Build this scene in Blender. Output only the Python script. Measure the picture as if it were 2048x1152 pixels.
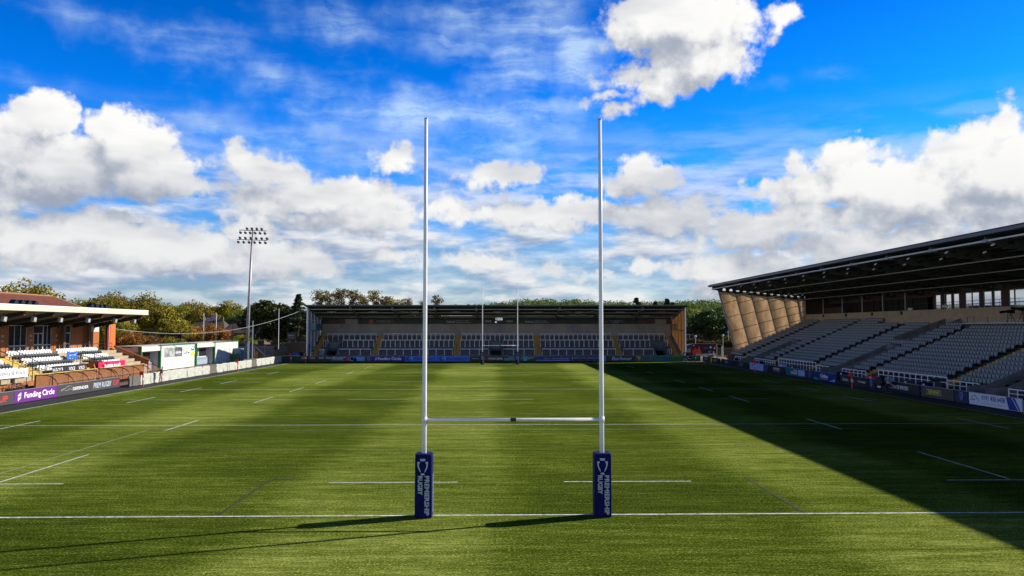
import bpy, bmesh, math, random
from mathutils import Vector, Matrix
R = math.radians
for o in list(bpy.data.objects): bpy.data.objects.remove(o)
SC = bpy.context.scene
COL = SC.collection
# ------------------------------------------------------------------ camera
cd = bpy.data.cameras.new("camera")
cam = bpy.data.objects.new("camera", cd); COL.objects.link(cam); SC.camera = cam
cd.sensor_width = 36.0; cd.lens = 36.0 * 1506.4 / 2048; cd.clip_start = .1; cd.clip_end = 6000
cam.location = (-.526, -24.17, 5.92)
cam.rotation_euler = (R(90) + .0519, 0, -.0203)
# ------------------------------------------------------------------ light
SUN_EL, SUN_AZ = 28.6, 72.0                    # azimuth measured from +Y towards +X
sd = bpy.data.lights.new("sun", "SUN"); sd.energy = 5.0; sd.angle = R(.5); sd.color = (1.0, .94, .82)
sun = bpy.data.objects.new("sun", sd); COL.objects.link(sun)
sv = Vector((math.sin(R(SUN_AZ)) * math.cos(R(SUN_EL)), math.cos(R(SUN_AZ)) * math.cos(R(SUN_EL)), math.sin(R(SUN_EL))))
sun.rotation_euler = sv.to_track_quat('Z', 'Y').to_euler(); sun.location = sv * 300
SC.view_settings.view_transform = 'Standard'; SC.view_settings.look = 'None'
SC.view_settings.exposure = 0.5; SC.view_settings.gamma = 1.0
SC.cycles.max_bounces = 6; SC.cycles.diffuse_bounces = 3; SC.cycles.transparent_max_bounces = 12
# ------------------------------------------------------------------ sky
W = bpy.data.worlds.new("World"); SC.world = W; W.use_nodes = True
nt = W.node_tree; nt.nodes.clear()
def N(t, kind, **kw):
    n = t.nodes.new(kind)
    for k, v in kw.items():
        if k.startswith('i') and k[1:].isdigit(): n.inputs[int(k[1:])].default_value = v
        else: setattr(n, k, v)
    return n
def mth(t, op, a, b=None, c=None, clamp=False):
    n = t.nodes.new('ShaderNodeMath'); n.operation = op; n.use_clamp = clamp
    for i, v in enumerate((a, b, c)):
        if v is None: continue
        if isinstance(v, (int, float)): n.inputs[i].default_value = v
        else: t.links.new(v, n.inputs[i])
    return n.outputs[0]
def vmt(t, op, a, b=None, out=0):
    n = t.nodes.new('ShaderNodeVectorMath'); n.operation = op
    for i, v in enumerate((a, b)):
        if v is None: continue
        if isinstance(v, (tuple, list)): n.inputs[i].default_value = v
        elif isinstance(v, (int, float)): n.inputs['Scale'].default_value = v
        else: t.links.new(v, n.inputs[i])
    return n.outputs[out]
def mixc(t, f, a, b, bt='MIX'):
    n = t.nodes.new('ShaderNodeMix'); n.data_type = 'RGBA'; n.blend_type = bt
    for i, v in ((0, f), (6, a), (7, b)):
        if isinstance(v, (int, float)): n.inputs[i].default_value = v
        elif isinstance(v, tuple): n.inputs[i].default_value = v + (1,) * (4 - len(v))
        else: t.links.new(v, n.inputs[i])
    return n.outputs[2]
def noise(t, vec, scale, detail=5, rough=.55, col=False):
    n = t.nodes.new('ShaderNodeTexNoise'); n.inputs['Scale'].default_value = scale
    n.inputs['Detail'].default_value = detail; n.inputs['Roughness'].default_value = rough
    if vec is not None: t.links.new(vec, n.inputs['Vector'])
    return n.outputs['Color' if col else 'Fac']
def smooth(t, v, lo, hi, a=0., b=1.):
    n = t.nodes.new('ShaderNodeMapRange'); n.interpolation_type = 'SMOOTHSTEP'
    t.links.new(v, n.inputs[0])
    for i, q in enumerate((lo, hi, a, b)): n.inputs[i + 1].default_value = q
    return n.outputs[0]
# clouds: (azimuth, elevation, half width, half height) in degrees of the sky
CUMULUS = [(-31.4,13.4,1.9,1.92), (-32.8,11.4,2.5,2.16), (-29.8,10.4,3.1,2.41), (-26.2,12.7,2.8,2.03), (-25.2,10.8,3.4,2.17), (-23.4,10.0,2.5,1.09), (-31.7,9.2,2.4,1.20), (-32.8,7.6,1.1,0.81), (-17.5,11.6,2.9,1.20), (-14.7,11.0,2.0,1.00), (-18.9,12.2,1.2,0.77), (-7.8,12.7,1.7,0.95), (-7.9,11.9,1.5,0.66), (-12.9,9.7,7.2,1.46), (-9.6,8.4,4.1,1.26), (-16.1,9.2,3.1,1.08), (-13.2,7.9,3.2,0.80), (-27.6,6.1,6.5,1.50), (-23.7,5.0,7.5,1.52), (-29.6,4.6,4.2,1.18), (-16.0,5.1,3.5,1.52), (-13.5,4.3,2.0,0.74), (-31.6,5.6,1.9,1.28), (-18.1,7.0,2.0,1.21), (0.2,11.2,3.0,0.82), (2.2,11.5,1.6,0.74), (-1.1,11.3,1.3,0.67), (10.9,11.1,2.8,1.32), (11.3,11.9,1.3,0.80), (9.4,10.8,1.7,0.89), (12.6,10.6,1.3,0.66), (3.7,8.7,9.1,1.13), (12.3,8.3,3.7,1.26), (12.0,8.9,1.8,0.81), (18.2,10.6,0.5,0.32), (15.0,9.2,1.1,0.47), (-3.6,9.2,2.7,0.75), (3.7,4.3,1.6,0.68), (7.7,3.8,1.2,0.38), (-7.3,5.2,2.2,0.75), (-1.7,5.1,3.0,0.83), (10.8,4.3,2.2,0.52), (21.9,11.0,0.9,1.33), (25.2,11.7,2.0,1.36), (26.2,9.9,4.7,1.63), (22.9,9.7,3.3,1.18), (28.0,10.5,1.5,0.93), (33.0,11.9,2.5,1.58), (34.7,12.6,1.9,1.23), (34.4,10.0,4.0,2.51), (29.5,9.2,5.3,1.92), (33.2,7.6,4.1,1.60), (20.9,9.6,1.8,0.85), (22.2,7.6,9.3,1.27), (27.0,5.6,6.2,1.37), (18.8,6.7,4.2,0.94), (17.3,4.2,4.6,1.46), (20.8,3.0,2.7,1.07), (16.6,2.9,2.5,0.95), (14.0,21.7,5.5,2.49), (11.4,22.9,2.6,1.32), (15.4,19.3,3.8,1.97), (11.3,18.5,3.2,0.76), (12.3,17.0,2.3,0.63), (21.5,21.7,1.4,0.83), (20.9,20.9,0.7,0.52), (8.5,17.3,1.7,0.35), (9.2,15.9,0.9,0.43), (17.3,21.8,1.8,1.96), (13.2,18.0,2.6,1.39)]
THIN = [(-12.0,22.0,4.0,1.13), (-2.5,22.0,6.5,1.76), (4.1,21.9,5.0,2.04), (2.2,19.5,4.6,1.75), (-28.6,20.4,2.6,0.42), (-24.0,20.0,3.8,0.63), (-20.7,18.8,3.7,0.85), (-16.2,18.0,3.2,0.88), (-11.1,16.1,4.8,1.41), (-5.1,15.5,5.7,2.52), (0.6,15.0,5.8,2.18), (3.3,16.6,4.2,1.79), (-8.9,13.5,5.9,1.81), (-19.9,14.2,4.4,1.02), (-23.9,14.6,3.2,0.53), (-14.0,14.0,4.3,1.20), (-17.5,12.7,7.6,1.40), (-32.4,15.7,1.1,0.21), (-11.2,19.0,0.8,0.27), (-11.7,19.9,0.7,0.24), (23.4,17.3,0.6,0.17), (0.2,13.4,5.4,1.47), (6.0,20.4,3.5,3.10), (-13.3,17.2,2.2,0.83)]
def field_group(name, blobs, warp, wscale, fine, det=5, grow=1.0):
    g = bpy.data.node_groups.new(name, 'ShaderNodeTree')
    g.interface.new_socket('Sky', in_out='INPUT', socket_type='NodeSocketVector')
    g.interface.new_socket('Field', in_out='OUTPUT', socket_type='NodeSocketFloat')
    gi = g.nodes.new('NodeGroupInput'); go = g.nodes.new('NodeGroupOutput')
    P = gi.outputs[0]
    n1 = vmt(g, 'SUBTRACT', noise(g, P, wscale, det, .62, True), (.5, .5, .5))
    P2 = vmt(g, 'ADD', P, vmt(g, 'MULTIPLY', n1, (warp * 1.25, warp, 0)))
    cur = None
    for (cx, cy, rx, ry) in blobs:
        rx *= grow; ry *= grow
        q = vmt(g, 'MULTIPLY', vmt(g, 'SUBTRACT', P2, (cx, cy, 0)), (1 / rx, 1 / ry, 0))
        L = vmt(g, 'LENGTH', q, out=1)
        s = mth(g, 'MULTIPLY_ADD', L, -min(rx, ry), min(rx, ry))
        cur = s if cur is None else mth(g, 'MAXIMUM', cur, s)
    f2 = mth(g, 'MULTIPLY_ADD', noise(g, P, wscale * 2.4, det - 2, .5), fine, -fine * .5)
    g.links.new(mth(g, 'ADD', cur, f2), go.inputs[0])
    return g
def use_group(t, g, vec):
    n = t.nodes.new('ShaderNodeGroup'); n.node_tree = g; t.links.new(vec, n.inputs[0]); return n.outputs[0]
tc = N(nt, 'ShaderNodeTexCoord')
dirv = vmt(nt, 'NORMALIZE', tc.outputs['Generated'])
sp = N(nt, 'ShaderNodeSeparateXYZ'); nt.links.new(dirv, sp.inputs[0])
az = mth(nt, 'MULTIPLY', mth(nt, 'ARCTAN2', sp.outputs[0], sp.outputs[1]), 57.2958)
el = mth(nt, 'MULTIPLY', mth(nt, 'ARCSINE', sp.outputs[2]), 57.2958)
cb = N(nt, 'ShaderNodeCombineXYZ'); nt.links.new(az, cb.inputs[0]); nt.links.new(el, cb.inputs[1])
P = cb.outputs[0]
skyt = N(nt, 'ShaderNodeTexSky', sky_type='NISHITA', sun_disc=False)
skyt.sun_elevation = R(SUN_EL); skyt.sun_rotation = R(SUN_AZ); skyt.air_density = 1.0; skyt.dust_density = .3; skyt.ozone_density = 3.0
hs = N(nt, 'ShaderNodeHueSaturation'); hs.inputs['Saturation'].default_value = 1.5; nt.links.new(skyt.outputs[0], hs.inputs['Color'])
blue = mixc(nt, 1.0, hs.outputs[0], mixc(nt, smooth(nt, el, 1, 13), (.55, .86, 1.25), (.16, 1.30, 2.2)), 'MULTIPLY')
# sky dimmed overhead, mostly above the view, to keep fill in shade low
bn = N(nt, 'ShaderNodeVectorMath', operation='SCALE'); nt.links.new(blue, bn.inputs[0]); nt.links.new(smooth(nt, el, 12, 44, 1.0, .10), bn.inputs['Scale'])
blue = bn.outputs[0]
S = 8.5   # cloud radiance over the background strength below
G1 = field_group('cumulus field', CUMULUS, 3.7, .32, 1.9, 6, 1.06)
D1 = use_group(nt, G1, P)
D1s = use_group(nt, G1, vmt(nt, 'ADD', P, (.7, 1.8, 0)))
G2 = field_group('thin cloud field', THIN, 4.2, .16, 2.4, 4)
D2 = use_group(nt, G2, P)
# streaks for the thin high cloud
mp = N(nt, 'ShaderNodeMapping'); nt.links.new(P, mp.inputs[0]); mp.inputs['Rotation'].default_value = (0, 0, R(24)); mp.inputs['Scale'].default_value = (.10, .75, 1)
streak = noise(nt, vmt(nt, 'ADD', mp.outputs[0], vmt(nt, 'MULTIPLY', noise(nt, P, .35, 4, .6, True), (.5, 1.3, 0))), 1.0, 7, .62)
thin = mth(nt, 'MULTIPLY_ADD', smooth(nt, mth(nt, 'MULTIPLY_ADD', noise(nt, P, .22, 5, .6), 6, mth(nt, 'ADD', D2, -3.0)), -.8, 4.2), .50, mth(nt, 'MULTIPLY', smooth(nt, D2, -1.2, 3.6), smooth(nt, streak, .40, .68, .03, .75)), clamp=True)
# low bands of cloud towards the horizon
mb = N(nt, 'ShaderNodeMapping'); nt.links.new(P, mb.inputs[0]); mb.inputs['Scale'].default_value = (.11, .40, 1)
low = noise(nt, mb.outputs[0], 1.0, 6, .55)
lowm = mth(nt, 'MULTIPLY', mth(nt, 'MAXIMUM', smooth(nt, low, .40, .56, .18, 1.0), smooth(nt, el, 10.5, 4.0, 0, .62)), smooth(nt, el, 16.5, 6.5, 0, .96))
lowb = noise(nt, vmt(nt, 'ADD', mb.outputs[0], (.04, .22, 0)), 1.0, 4, .55)
lows = smooth(nt, mth(nt, 'SUBTRACT', low, lowb), -.14, .12)
lowc = mixc(nt, lows, (.36 * S, .46 * S, .66 * S), (1.02 * S, 1.03 * S, 1.04 * S))
dens = smooth(nt, D1, -.28, .48)
lit = smooth(nt, mth(nt, 'SUBTRACT', D1, D1s), -1.7, .9)
core = smooth(nt, D1, .2, 3.6, 1.0, .62)
lit2 = mth(nt, 'MULTIPLY_ADD', lit, .82, mth(nt, 'MULTIPLY', core, .18))
mbig = N(nt, 'ShaderNodeMapping'); nt.links.new(P, mbig.inputs[0]); mbig.inputs['Scale'].default_value = (.055, .15, 1); mbig.inputs['Location'].default_value = (.35, .1, 0)
lit2 = mth(nt, 'MULTIPLY', lit2, smooth(nt, noise(nt, mbig.outputs[0], 1.0, 4, .6), .36, .56, .55, 1.0))
lit2 = mth(nt, 'MULTIPLY', lit2, smooth(nt, el, 3.5, 13, .80, 1.0))
ccol = mixc(nt, lit2, (.32 * S, .385 * S, .52 * S), (1.17 * S, 1.16 * S, 1.13 * S))
thin = mth(nt, 'MINIMUM', thin, .72)
c = mixc(nt, thin, blue, (.74 * S, .98 * S, 1.18 * S))
c = mixc(nt, lowm, c, lowc)
c = mixc(nt, dens, c, ccol)
c = mixc(nt, smooth(nt, el, 2.6, -.4, 0, .7), c, (.52 * S, .63 * S, .78 * S))
gr = smooth(nt, el, -.5, -3, 0, 1)
c = mixc(nt, gr, c, (.03 * S, .04 * S, .02 * S))
bg = N(nt, 'ShaderNodeBackground'); nt.links.new(c, bg.inputs[0]); bg.inputs[1].default_value = .071
# outside the view: blue sky, plus low bright cloud added to light shaded stands
bg0 = N(nt, 'ShaderNodeBackground'); rear_fill = mth(nt, 'MULTIPLY', smooth(nt, noise(nt, P, .07, 3), .38, .58, .35, 1), smooth(nt, el, 21, 9, 0, .95))
nt.links.new(mixc(nt, gr, mixc(nt, rear_fill, blue, (1.55 * S, 1.5 * S, 1.42 * S)), (.03 * S, .04 * S, .02 * S)), bg0.inputs[0]); bg0.inputs[1].default_value = .071
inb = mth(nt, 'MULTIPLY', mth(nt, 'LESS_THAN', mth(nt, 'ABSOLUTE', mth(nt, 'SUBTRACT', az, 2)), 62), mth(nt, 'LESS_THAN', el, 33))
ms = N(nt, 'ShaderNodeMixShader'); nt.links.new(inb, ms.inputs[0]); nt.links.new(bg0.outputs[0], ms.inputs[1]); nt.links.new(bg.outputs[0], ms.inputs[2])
wo = N(nt, 'ShaderNodeOutputWorld'); nt.links.new(ms.outputs[0], wo.inputs[0])
W.cycles.sampling_method = 'MANUAL'; W.cycles.sample_map_resolution = 512

# ------------------------------------------------------------------ materials
MATS = {}
def mat(name, rgb, rough=.6, metal=0., var=.18, scale=3., bump=0., spec=.5, trans=0., stretch=None, dirt=0., clear=0., wear=0.):
    if name in MATS: return MATS[name]
    m = bpy.data.materials.new(name); m.use_nodes = True; t = m.node_tree
    b = t.nodes['Principled BSDF']
    b.inputs['Roughness'].default_value = rough; b.inputs['Metallic'].default_value = metal
    b.inputs['Specular IOR Level'].default_value = spec
    co = t.nodes.new('ShaderNodeTexCoord').outputs['Object']
    if stretch:
        mm = t.nodes.new('ShaderNodeMapping'); mm.inputs['Scale'].default_value = stretch
        t.links.new(co, mm.inputs[0]); co = mm.outputs[0]
    n = noise(t, co, scale, 6, .6)
    f = smooth(t, n, .3, .7)
    lo = tuple(c * (1 - var) for c in rgb); hi = tuple(min(1, c * (1 + var * .8)) for c in rgb)
    c_ = mixc(t, f, lo, hi)
    if dirt:
        c_ = mixc(t, smooth(t, noise(t, co, scale * .37, 7, .7), .5, .72, 0, dirt), c_, tuple(c * .35 for c in rgb))
    t.links.new(c_, b.inputs['Base Color'])
    if bump:
        bp = t.nodes.new('ShaderNodeBump'); bp.inputs['Strength'].default_value = bump; bp.inputs['Distance'].default_value = .02
        t.links.new(n, bp.inputs['Height']); t.links.new(bp.outputs[0], b.inputs['Normal'])
    if trans:
        tr = t.nodes.new('ShaderNodeBsdfTranslucent'); t.links.new(c_, tr.inputs[0])
        mx = t.nodes.new('ShaderNodeMixShader'); mx.inputs[0].default_value = trans
        out = t.nodes['Material Output']
        t.links.new(b.outputs[0], mx.inputs[1]); t.links.new(tr.outputs[0], mx.inputs[2]); t.links.new(mx.outputs[0], out.inputs[0])
    if clear or wear:
        out = t.nodes['Material Output']; src = out.inputs[0].links[0].from_socket; tp = t.nodes.new('ShaderNodeBsdfTransparent'); mx = t.nodes.new('ShaderNodeMixShader')
        t.links.new(src, mx.inputs[1]); t.links.new(tp.outputs[0], mx.inputs[2]); mx.inputs[0].default_value = clear; t.links.new(mx.outputs[0], out.inputs[0])
        if wear:
            wn = t.nodes.new('ShaderNodeMapping'); wn.inputs['Scale'].default_value = (9, 14, 1); t.links.new(co, wn.inputs[0])
            t.links.new(smooth(t, noise(t, wn.outputs[0], 1.0, 4, .7), .50, .66, 0, wear), mx.inputs[0])
    MATS[name] = m
    return m
def brickmat(name, c1, c2, mortar, sc=(1, 1, 1), w=.225, h=.075, rough=.8):
    m = bpy.data.materials.new(name); m.use_nodes = True; t = m.node_tree; b = t.nodes['Principled BSDF']
    b.inputs['Roughness'].default_value = rough
    co = t.nodes.new('ShaderNodeTexCoord').outputs['Object']
    s = t.nodes.new('ShaderNodeSeparateXYZ'); t.links.new(co, s.inputs[0])
    cc = t.nodes.new('ShaderNodeCombineXYZ')
    t.links.new(mth(t, 'ADD', s.outputs[0], s.outputs[1]), cc.inputs[0]); t.links.new(s.outputs[2], cc.inputs[1])
    br = t.nodes.new('ShaderNodeTexBrick'); t.links.new(cc.outputs[0], br.inputs['Vector'])
    br.inputs['Scale'].default_value = 1; br.inputs['Brick Width'].default_value = w; br.inputs['Row Height'].default_value = h
    br.inputs['Mortar Size'].default_value = .008
    for k, c in (('Color1', c1), ('Color2', c2), ('Mortar', mortar)): br.inputs[k].default_value = c + (1,)
    cl = mixc(t, smooth(t, noise(t, co, .8, 6), .35, .7, 0, .45), br.outputs[0], tuple(x * .55 for x in c1))
    t.links.new(cl, b.inputs['Base Color'])
    MATS[name] = m
    return m
white_paint = mat('white painted steel', (.80, .80, .80), .35, var=.06, dirt=.15, scale=2)
navy_vinyl = mat('navy vinyl', (.0015, .003, .085), .6, spec=.15, var=.35, scale=5, bump=.6)
silver_ink = mat('silver grey ink', (.42, .48, .56), .5, var=.05)
white_ink = mat('white ink', (.82, .82, .84), .5, var=.04)
black_ink = mat('black ink', (.01, .01, .012), .5, var=.05)
red_ink = mat('red ink', (.62, .03, .04), .5, var=.05)
cyan_ink = mat('pale cyan ink', (.3, .62, .72), .5, var=.05)
yellow_ink = mat('yellow ink', (.8, .66, .05), .5, var=.05)
navy_ink = mat('navy ink', (.012, .03, .16), .5, var=.05)
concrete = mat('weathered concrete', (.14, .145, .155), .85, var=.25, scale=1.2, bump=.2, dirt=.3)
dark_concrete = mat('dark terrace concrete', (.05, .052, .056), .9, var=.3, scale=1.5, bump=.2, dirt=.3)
buff_panel = mat('buff precast panel', (.42, .31, .21), .8, var=.12, scale=1.5, dirt=.15)
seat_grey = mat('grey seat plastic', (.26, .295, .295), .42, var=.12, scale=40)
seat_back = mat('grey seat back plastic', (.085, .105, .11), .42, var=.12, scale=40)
seat_white = mat('white seat plastic', (.80, .79, .77), .38, var=.05, scale=20)
seat_black = mat('black seat plastic', (.035, .045, .055), .4, var=.1, scale=20)
dark_steel = mat('dark painted steel', (.022, .024, .026), .5, var=.2)
grey_steel = mat('grey galvanised steel', (.30, .33, .35), .45, metal=.5, var=.12, scale=6)
roof_dark = mat('dark roof sheeting', (.035, .038, .04), .65, var=.2, stretch=(1, 6, 1))
yellow_step = mat('yellow step paint', (.50, .28, .01), .7, var=.18, scale=8)
rubber = mat('black rubber margin', (.012, .013, .016), .8, var=.3, scale=2, bump=.2)
black_board = mat('black board sheet', (.008, .009, .012), .45, var=.15)
orange_brick = brickmat('orange brick', (.42, .13, .03), (.34, .095, .025), (.28, .14, .07))
brown_brick = brickmat('brown brick', (.12, .06, .035), (.15, .075, .04), (.12, .10, .08))
roof_tile = brickmat('red brown roof tile', (.17, .042, .022), (.13, .033, .02), (.05, .02, .012), w=.3, h=.22)
dark_tile = brickmat('dark brown roof tile', (.06, .045, .042), (.075, .055, .05), (.03, .025, .025), w=.3, h=.25)
cream = mat('cream fascia board', (.60, .53, .42), .5, var=.06)
soffit = mat('timber soffit', (.17, .14, .095), .7, var=.2, stretch=(1, 8, 1))
glass_dark = mat('dark window glass', (.012, .016, .02), .06, var=.1, spec=.8)
white_wall = mat('white rendered wall', (.60, .57, .53), .7, var=.06, dirt=.12, scale=1.5)
green_trim = mat('green painted trim', (.02, .16, .05), .5, var=.15)
black_rail = mat('black handrail paint', (.012, .012, .014), .45, var=.2)
# ------------------------------------------------------------------ mesh builder
class MB:
    def __init__(s): s.v = []; s.f = []; s.m = []
    def add(s, vs, fs, mi=0):
        o = len(s.v); s.v += [tuple(v) for v in vs]; s.f += [tuple(i + o for i in f) for f in fs]; s.m += [mi] * len(fs); return s
    def box(s, x0, x1, y0, y1, z0, z1, mi=0):
        v = [(x, y, z) for z in (z0, z1) for y in (y0, y1) for x in (x0, x1)]
        return s.add(v, [(0, 2, 3, 1), (4, 5, 7, 6), (0, 1, 5, 4), (2, 6, 7, 3), (0, 4, 6, 2), (1, 3, 7, 5)], mi)
    def tube(s, pts, r, n=8, mi=0, r2=None, cap=True):
        pts = [Vector(p) for p in pts]; k = len(pts); rings = []
        up = Vector((0, 0, 1)); base = len(s.v); vs = []; fs = []
        for i, p in enumerate(pts):
            d = (pts[min(i + 1, k - 1)] - pts[max(i - 1, 0)]).normalized()
            a = d.cross(up if abs(d.z) < .95 else Vector((1, 0, 0))).normalized(); b = d.cross(a)
            rr = r if r2 is None else r + (r2 - r) * i / (k - 1)
            for j in range(n):
                t = 2 * math.pi * j / n; vs.append(p + (a * math.cos(t) + b * math.sin(t)) * rr)
        for i in range(k - 1):
            for j in range(n):
                j2 = (j + 1) % n; fs.append((i * n + j, i * n + j2, (i + 1) * n + j2, (i + 1) * n + j))
        if cap: fs.append(tuple(range(n - 1, -1, -1))); fs.append(tuple((k - 1) * n + j for j in range(n)))
        return s.add(vs, fs, mi)
    def prism(s, poly, ax, a, b, mi=0):
        # poly: 2D points in the two axes other than ax (order x,y,z), extruded from a to b
        def mk(p, t):
            q = list(p); q.insert(ax, t); return tuple(q)
        n = len(poly); vs = [mk(p, a) for p in poly] + [mk(p, b) for p in poly]
        fs = [tuple(range(n)), tuple(range(2 * n - 1, n - 1, -1))] + [(i, i + n, (i + 1) % n + n, (i + 1) % n) for i in range(n)]
        return s.add(vs, fs, mi)
    def quad(s, a, b, c, d, mi=0): return s.add([a, b, c, d], [(0, 1, 2, 3)], mi)
    def build(s, name, mats, parent=None, org=None, smooth=False):
        me = bpy.data.meshes.new(name); off = Vector((0, 0, 0))
        if parent is not None:
            p = parent
            while p is not None: off += Vector(p.location); p = p.parent
        elif org is None:
            xs = [v[0] for v in s.v]; ys = [v[1] for v in s.v]; zs = [v[2] for v in s.v]
            off = Vector(((min(xs) + max(xs)) / 2, (min(ys) + max(ys)) / 2, min(zs)))
        else: off = Vector(org)
        me.from_pydata([tuple(Vector(v) - off) for v in s.v], [], s.f); me.update()
        if not isinstance(mats, (list, tuple)): mats = [mats]
        for m in mats: me.materials.append(m)
        if len(mats) > 1: me.polygons.foreach_set('material_index', s.m)
        if smooth: me.shade_smooth()
        bm = bmesh.new(); bm.from_mesh(me)
        if len(s.f) < 60000: bmesh.ops.recalc_face_normals(bm, faces=bm.faces)
        bm.to_mesh(me); bm.free()
        o = bpy.data.objects.new(name, me); COL.objects.link(o)
        if parent is not None: o.parent = parent; KIDS.setdefault(parent.name, []).append(o)
        else: o.location = off
        return o
def tag(o, label=None, cat=None, group=None, kind=None):
    if label: o['label'] = label
    if cat: o['category'] = cat
    if group: o['group'] = group
    if kind: o['kind'] = kind
    return o
def root(name, loc, label, cat, group=None):
    o = bpy.data.objects.new(name, None); COL.objects.link(o); o.location = loc; o.empty_display_size = .3
    return tag(o, label, cat, group)
KIDS = {}
def dup(o, loc=None, rz=None, sc=None, label=None, parent=None):
    c = o.copy(); COL.objects.link(c); c.parent = parent
    if loc is not None: c.location = loc
    if rz is not None: c.rotation_euler = (0, 0, rz)
    if sc is not None: c.scale = (sc, sc, sc) if isinstance(sc, (int, float)) else sc
    if label: c['label'] = label
    for ch in KIDS.get(o.name, []):
        dup(ch, parent=c)
    return c
TEXTS = []
FR = {'L': ((0, 1, 0), (1, 0, 0)), 'R': ((0, -1, 0), (-1, 0, 0)), 'F': ((1, 0, 0), (0, -1, 0))}
def text(s, m, parent, frame, pos, height, width=None, bold=.02, name='lettering', rot=0, shear=0.):
    """pos = world centre of the text; frame gives reading direction and outward normal"""
    TEXTS.append((s, m, parent, frame, pos, height, width, bold, name, rot, shear))
ORD = 'first second third fourth fifth sixth seventh eighth ninth tenth eleventh twelfth thirteenth fourteenth fifteenth sixteenth seventeenth eighteenth nineteenth twentieth'.split()
def ordn(i):
    if i < 20: return ORD[i]
    t = ['twenty', 'thirty', 'forty', 'fifty'][(i + 1) // 10 - 2]; u = (i + 1) % 10
    return {'twenty': 'twentieth', 'thirty': 'thirtieth', 'forty': 'fortieth', 'fifty': 'fiftieth'}[t] if u == 0 else t + '-' + ORD[u - 1]
# ------------------------------------------------------------------ ground, turf, markings
def sheet(name, x0, x1, y0, y1, z, m, nx=1, ny=1):
    b = MB(); b.quad((x0, y0, z), (x1, y0, z), (x1, y1, z), (x0, y1, z))
    return tag(b.build(name, m, org=(0, 0, 0)), kind='structure')
ground_m = mat('rough grass and soil', (.055, .075, .022), .9, var=.45, scale=.15, bump=.3)
yard_m = mat('worn brown tarmac', (.13, .10, .085), .9, var=.25, scale=.4, bump=.2)
sheet('ground', -2500, 2500, -600, 4500, -.05, ground_m)
sheet('stadium_yard', -80, 75, -30, 150, -.035, yard_m)
sheet('pitch_margin', -38.6, 36.5, -14, 107, -.018, rubber)
# turf: pile direction bands, streaks of infill and pale flecks
tm = bpy.data.materials.new('artificial turf'); tm.use_nodes = True; t = tm.node_tree; b = t.nodes['Principled BSDF']
co = t.nodes.new('ShaderNodeTexCoord').outputs['Object']
def mapped(t, co, sc):
    m = t.nodes.new('ShaderNodeMapping'); m.inputs['Scale'].default_value = sc; t.links.new(co, m.inputs[0]); return m.outputs[0]
sx = t.nodes.new('ShaderNodeSeparateXYZ'); t.links.new(co, sx.inputs[0])
wob = mth(t, 'MULTIPLY_ADD', noise(t, mapped(t, co, (.06, .05, 1)), 1.0, 3), 5.0, -2.5)
xx = mth(t, 'ADD', sx.outputs[0], wob)
bands = smooth(t, mth(t, 'SINE', mth(t, 'MULTIPLY_ADD', xx, 2 * math.pi / 16.8, 3.1)), -.3, .6)
st1 = noise(t, mapped(t, co, (.22, 1.9, 1)), 1.0, 7, .72)
st2 = noise(t, mapped(t, co, (1.4, 9.0, 1)), 1.0, 5, .7)
sp1 = noise(t, mapped(t, co, (13, 27, 1)), 1.0, 3, .8)
big = noise(t, mapped(t, co, (.05, .09, 1)), 1.0, 4, .55)
f = mth(t, 'ADD', mth(t, 'MULTIPLY', bands, .62), mth(t, 'MULTIPLY', smooth(t, st1, .38, .62), .50))
f = mth(t, 'ADD', f, mth(t, 'MULTIPLY', smooth(t, st2, .38, .66), .52))
f = mth(t, 'ADD', f, mth(t, 'MULTIPLY', smooth(t, big, .38, .62), .46))
f = mth(t, 'MULTIPLY', f, .44)
rp = t.nodes.new('ShaderNodeValToRGB'); t.links.new(f, rp.inputs[0]); e = rp.color_ramp.elements
e[0].position = .12; e[0].color = (.025, .050, .001, 1); e[1].position = .92; e[1].color = (.37, .42, .085, 1)
q = e.new(.42); q.color = (.068, .112, .003, 1)
q = e.new(.68); q.color = (.155, .205, .020, 1)
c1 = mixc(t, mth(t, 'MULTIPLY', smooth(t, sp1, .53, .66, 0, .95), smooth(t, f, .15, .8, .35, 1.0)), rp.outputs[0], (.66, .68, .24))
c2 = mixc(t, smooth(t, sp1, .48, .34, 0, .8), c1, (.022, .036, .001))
mow = smooth(t, noise(t, mapped(t, co, (.012, 3.4, 1)), 1.0, 2), .60, .70, 0, .45)
c3 = mixc(t, mow, c2, (.03, .05, .004))
t.links.new(c3, b.inputs['Base Color']); b.inputs['Roughness'].default_value = .9; b.inputs['Specular IOR Level'].default_value = 0.0
hh = mth(t, 'ADD', mth(t, 'MULTIPLY', st2, 1.0), mth(t, 'MULTIPLY', sp1, 1.3))
bp = t.nodes.new('ShaderNodeBump'); bp.inputs['Strength'].default_value = 1.0; bp.inputs['Distance'].default_value = .05
t.links.new(hh, bp.inputs['Height']); t.links.new(bp.outputs[0], b.inputs['Normal'])
pitch_turf = sheet('pitch', -34.85, 33.65, -14, 103.85, 0, tm)
line_m = mat('pitch marking paint', (.66, .68, .62), .8, var=.35, scale=5, wear=.85)
faint_m = mat('faded pitch marking paint', (.27, .30, .16), .8, var=.5, scale=6, wear=.9)
dark_m = mat('dark worn marking', (.022, .034, .007), .9, var=.4, scale=5, wear=.95)
ln = MB(); LZ = .007
def hl(x0, x1, y, w=.10, mi=0): ln.quad((x0, y - w / 2, LZ), (x1, y - w / 2, LZ), (x1, y + w / 2, LZ), (x0, y + w / 2, LZ), mi)
def vl(x, y0, y1, w=.10, mi=0): ln.quad((x - w / 2, y0, LZ), (x + w / 2, y0, LZ), (x + w / 2, y1, LZ), (x - w / 2, y1, LZ), mi)
LX, RX, LEN = -34.6, 33.4, 96.15
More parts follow.
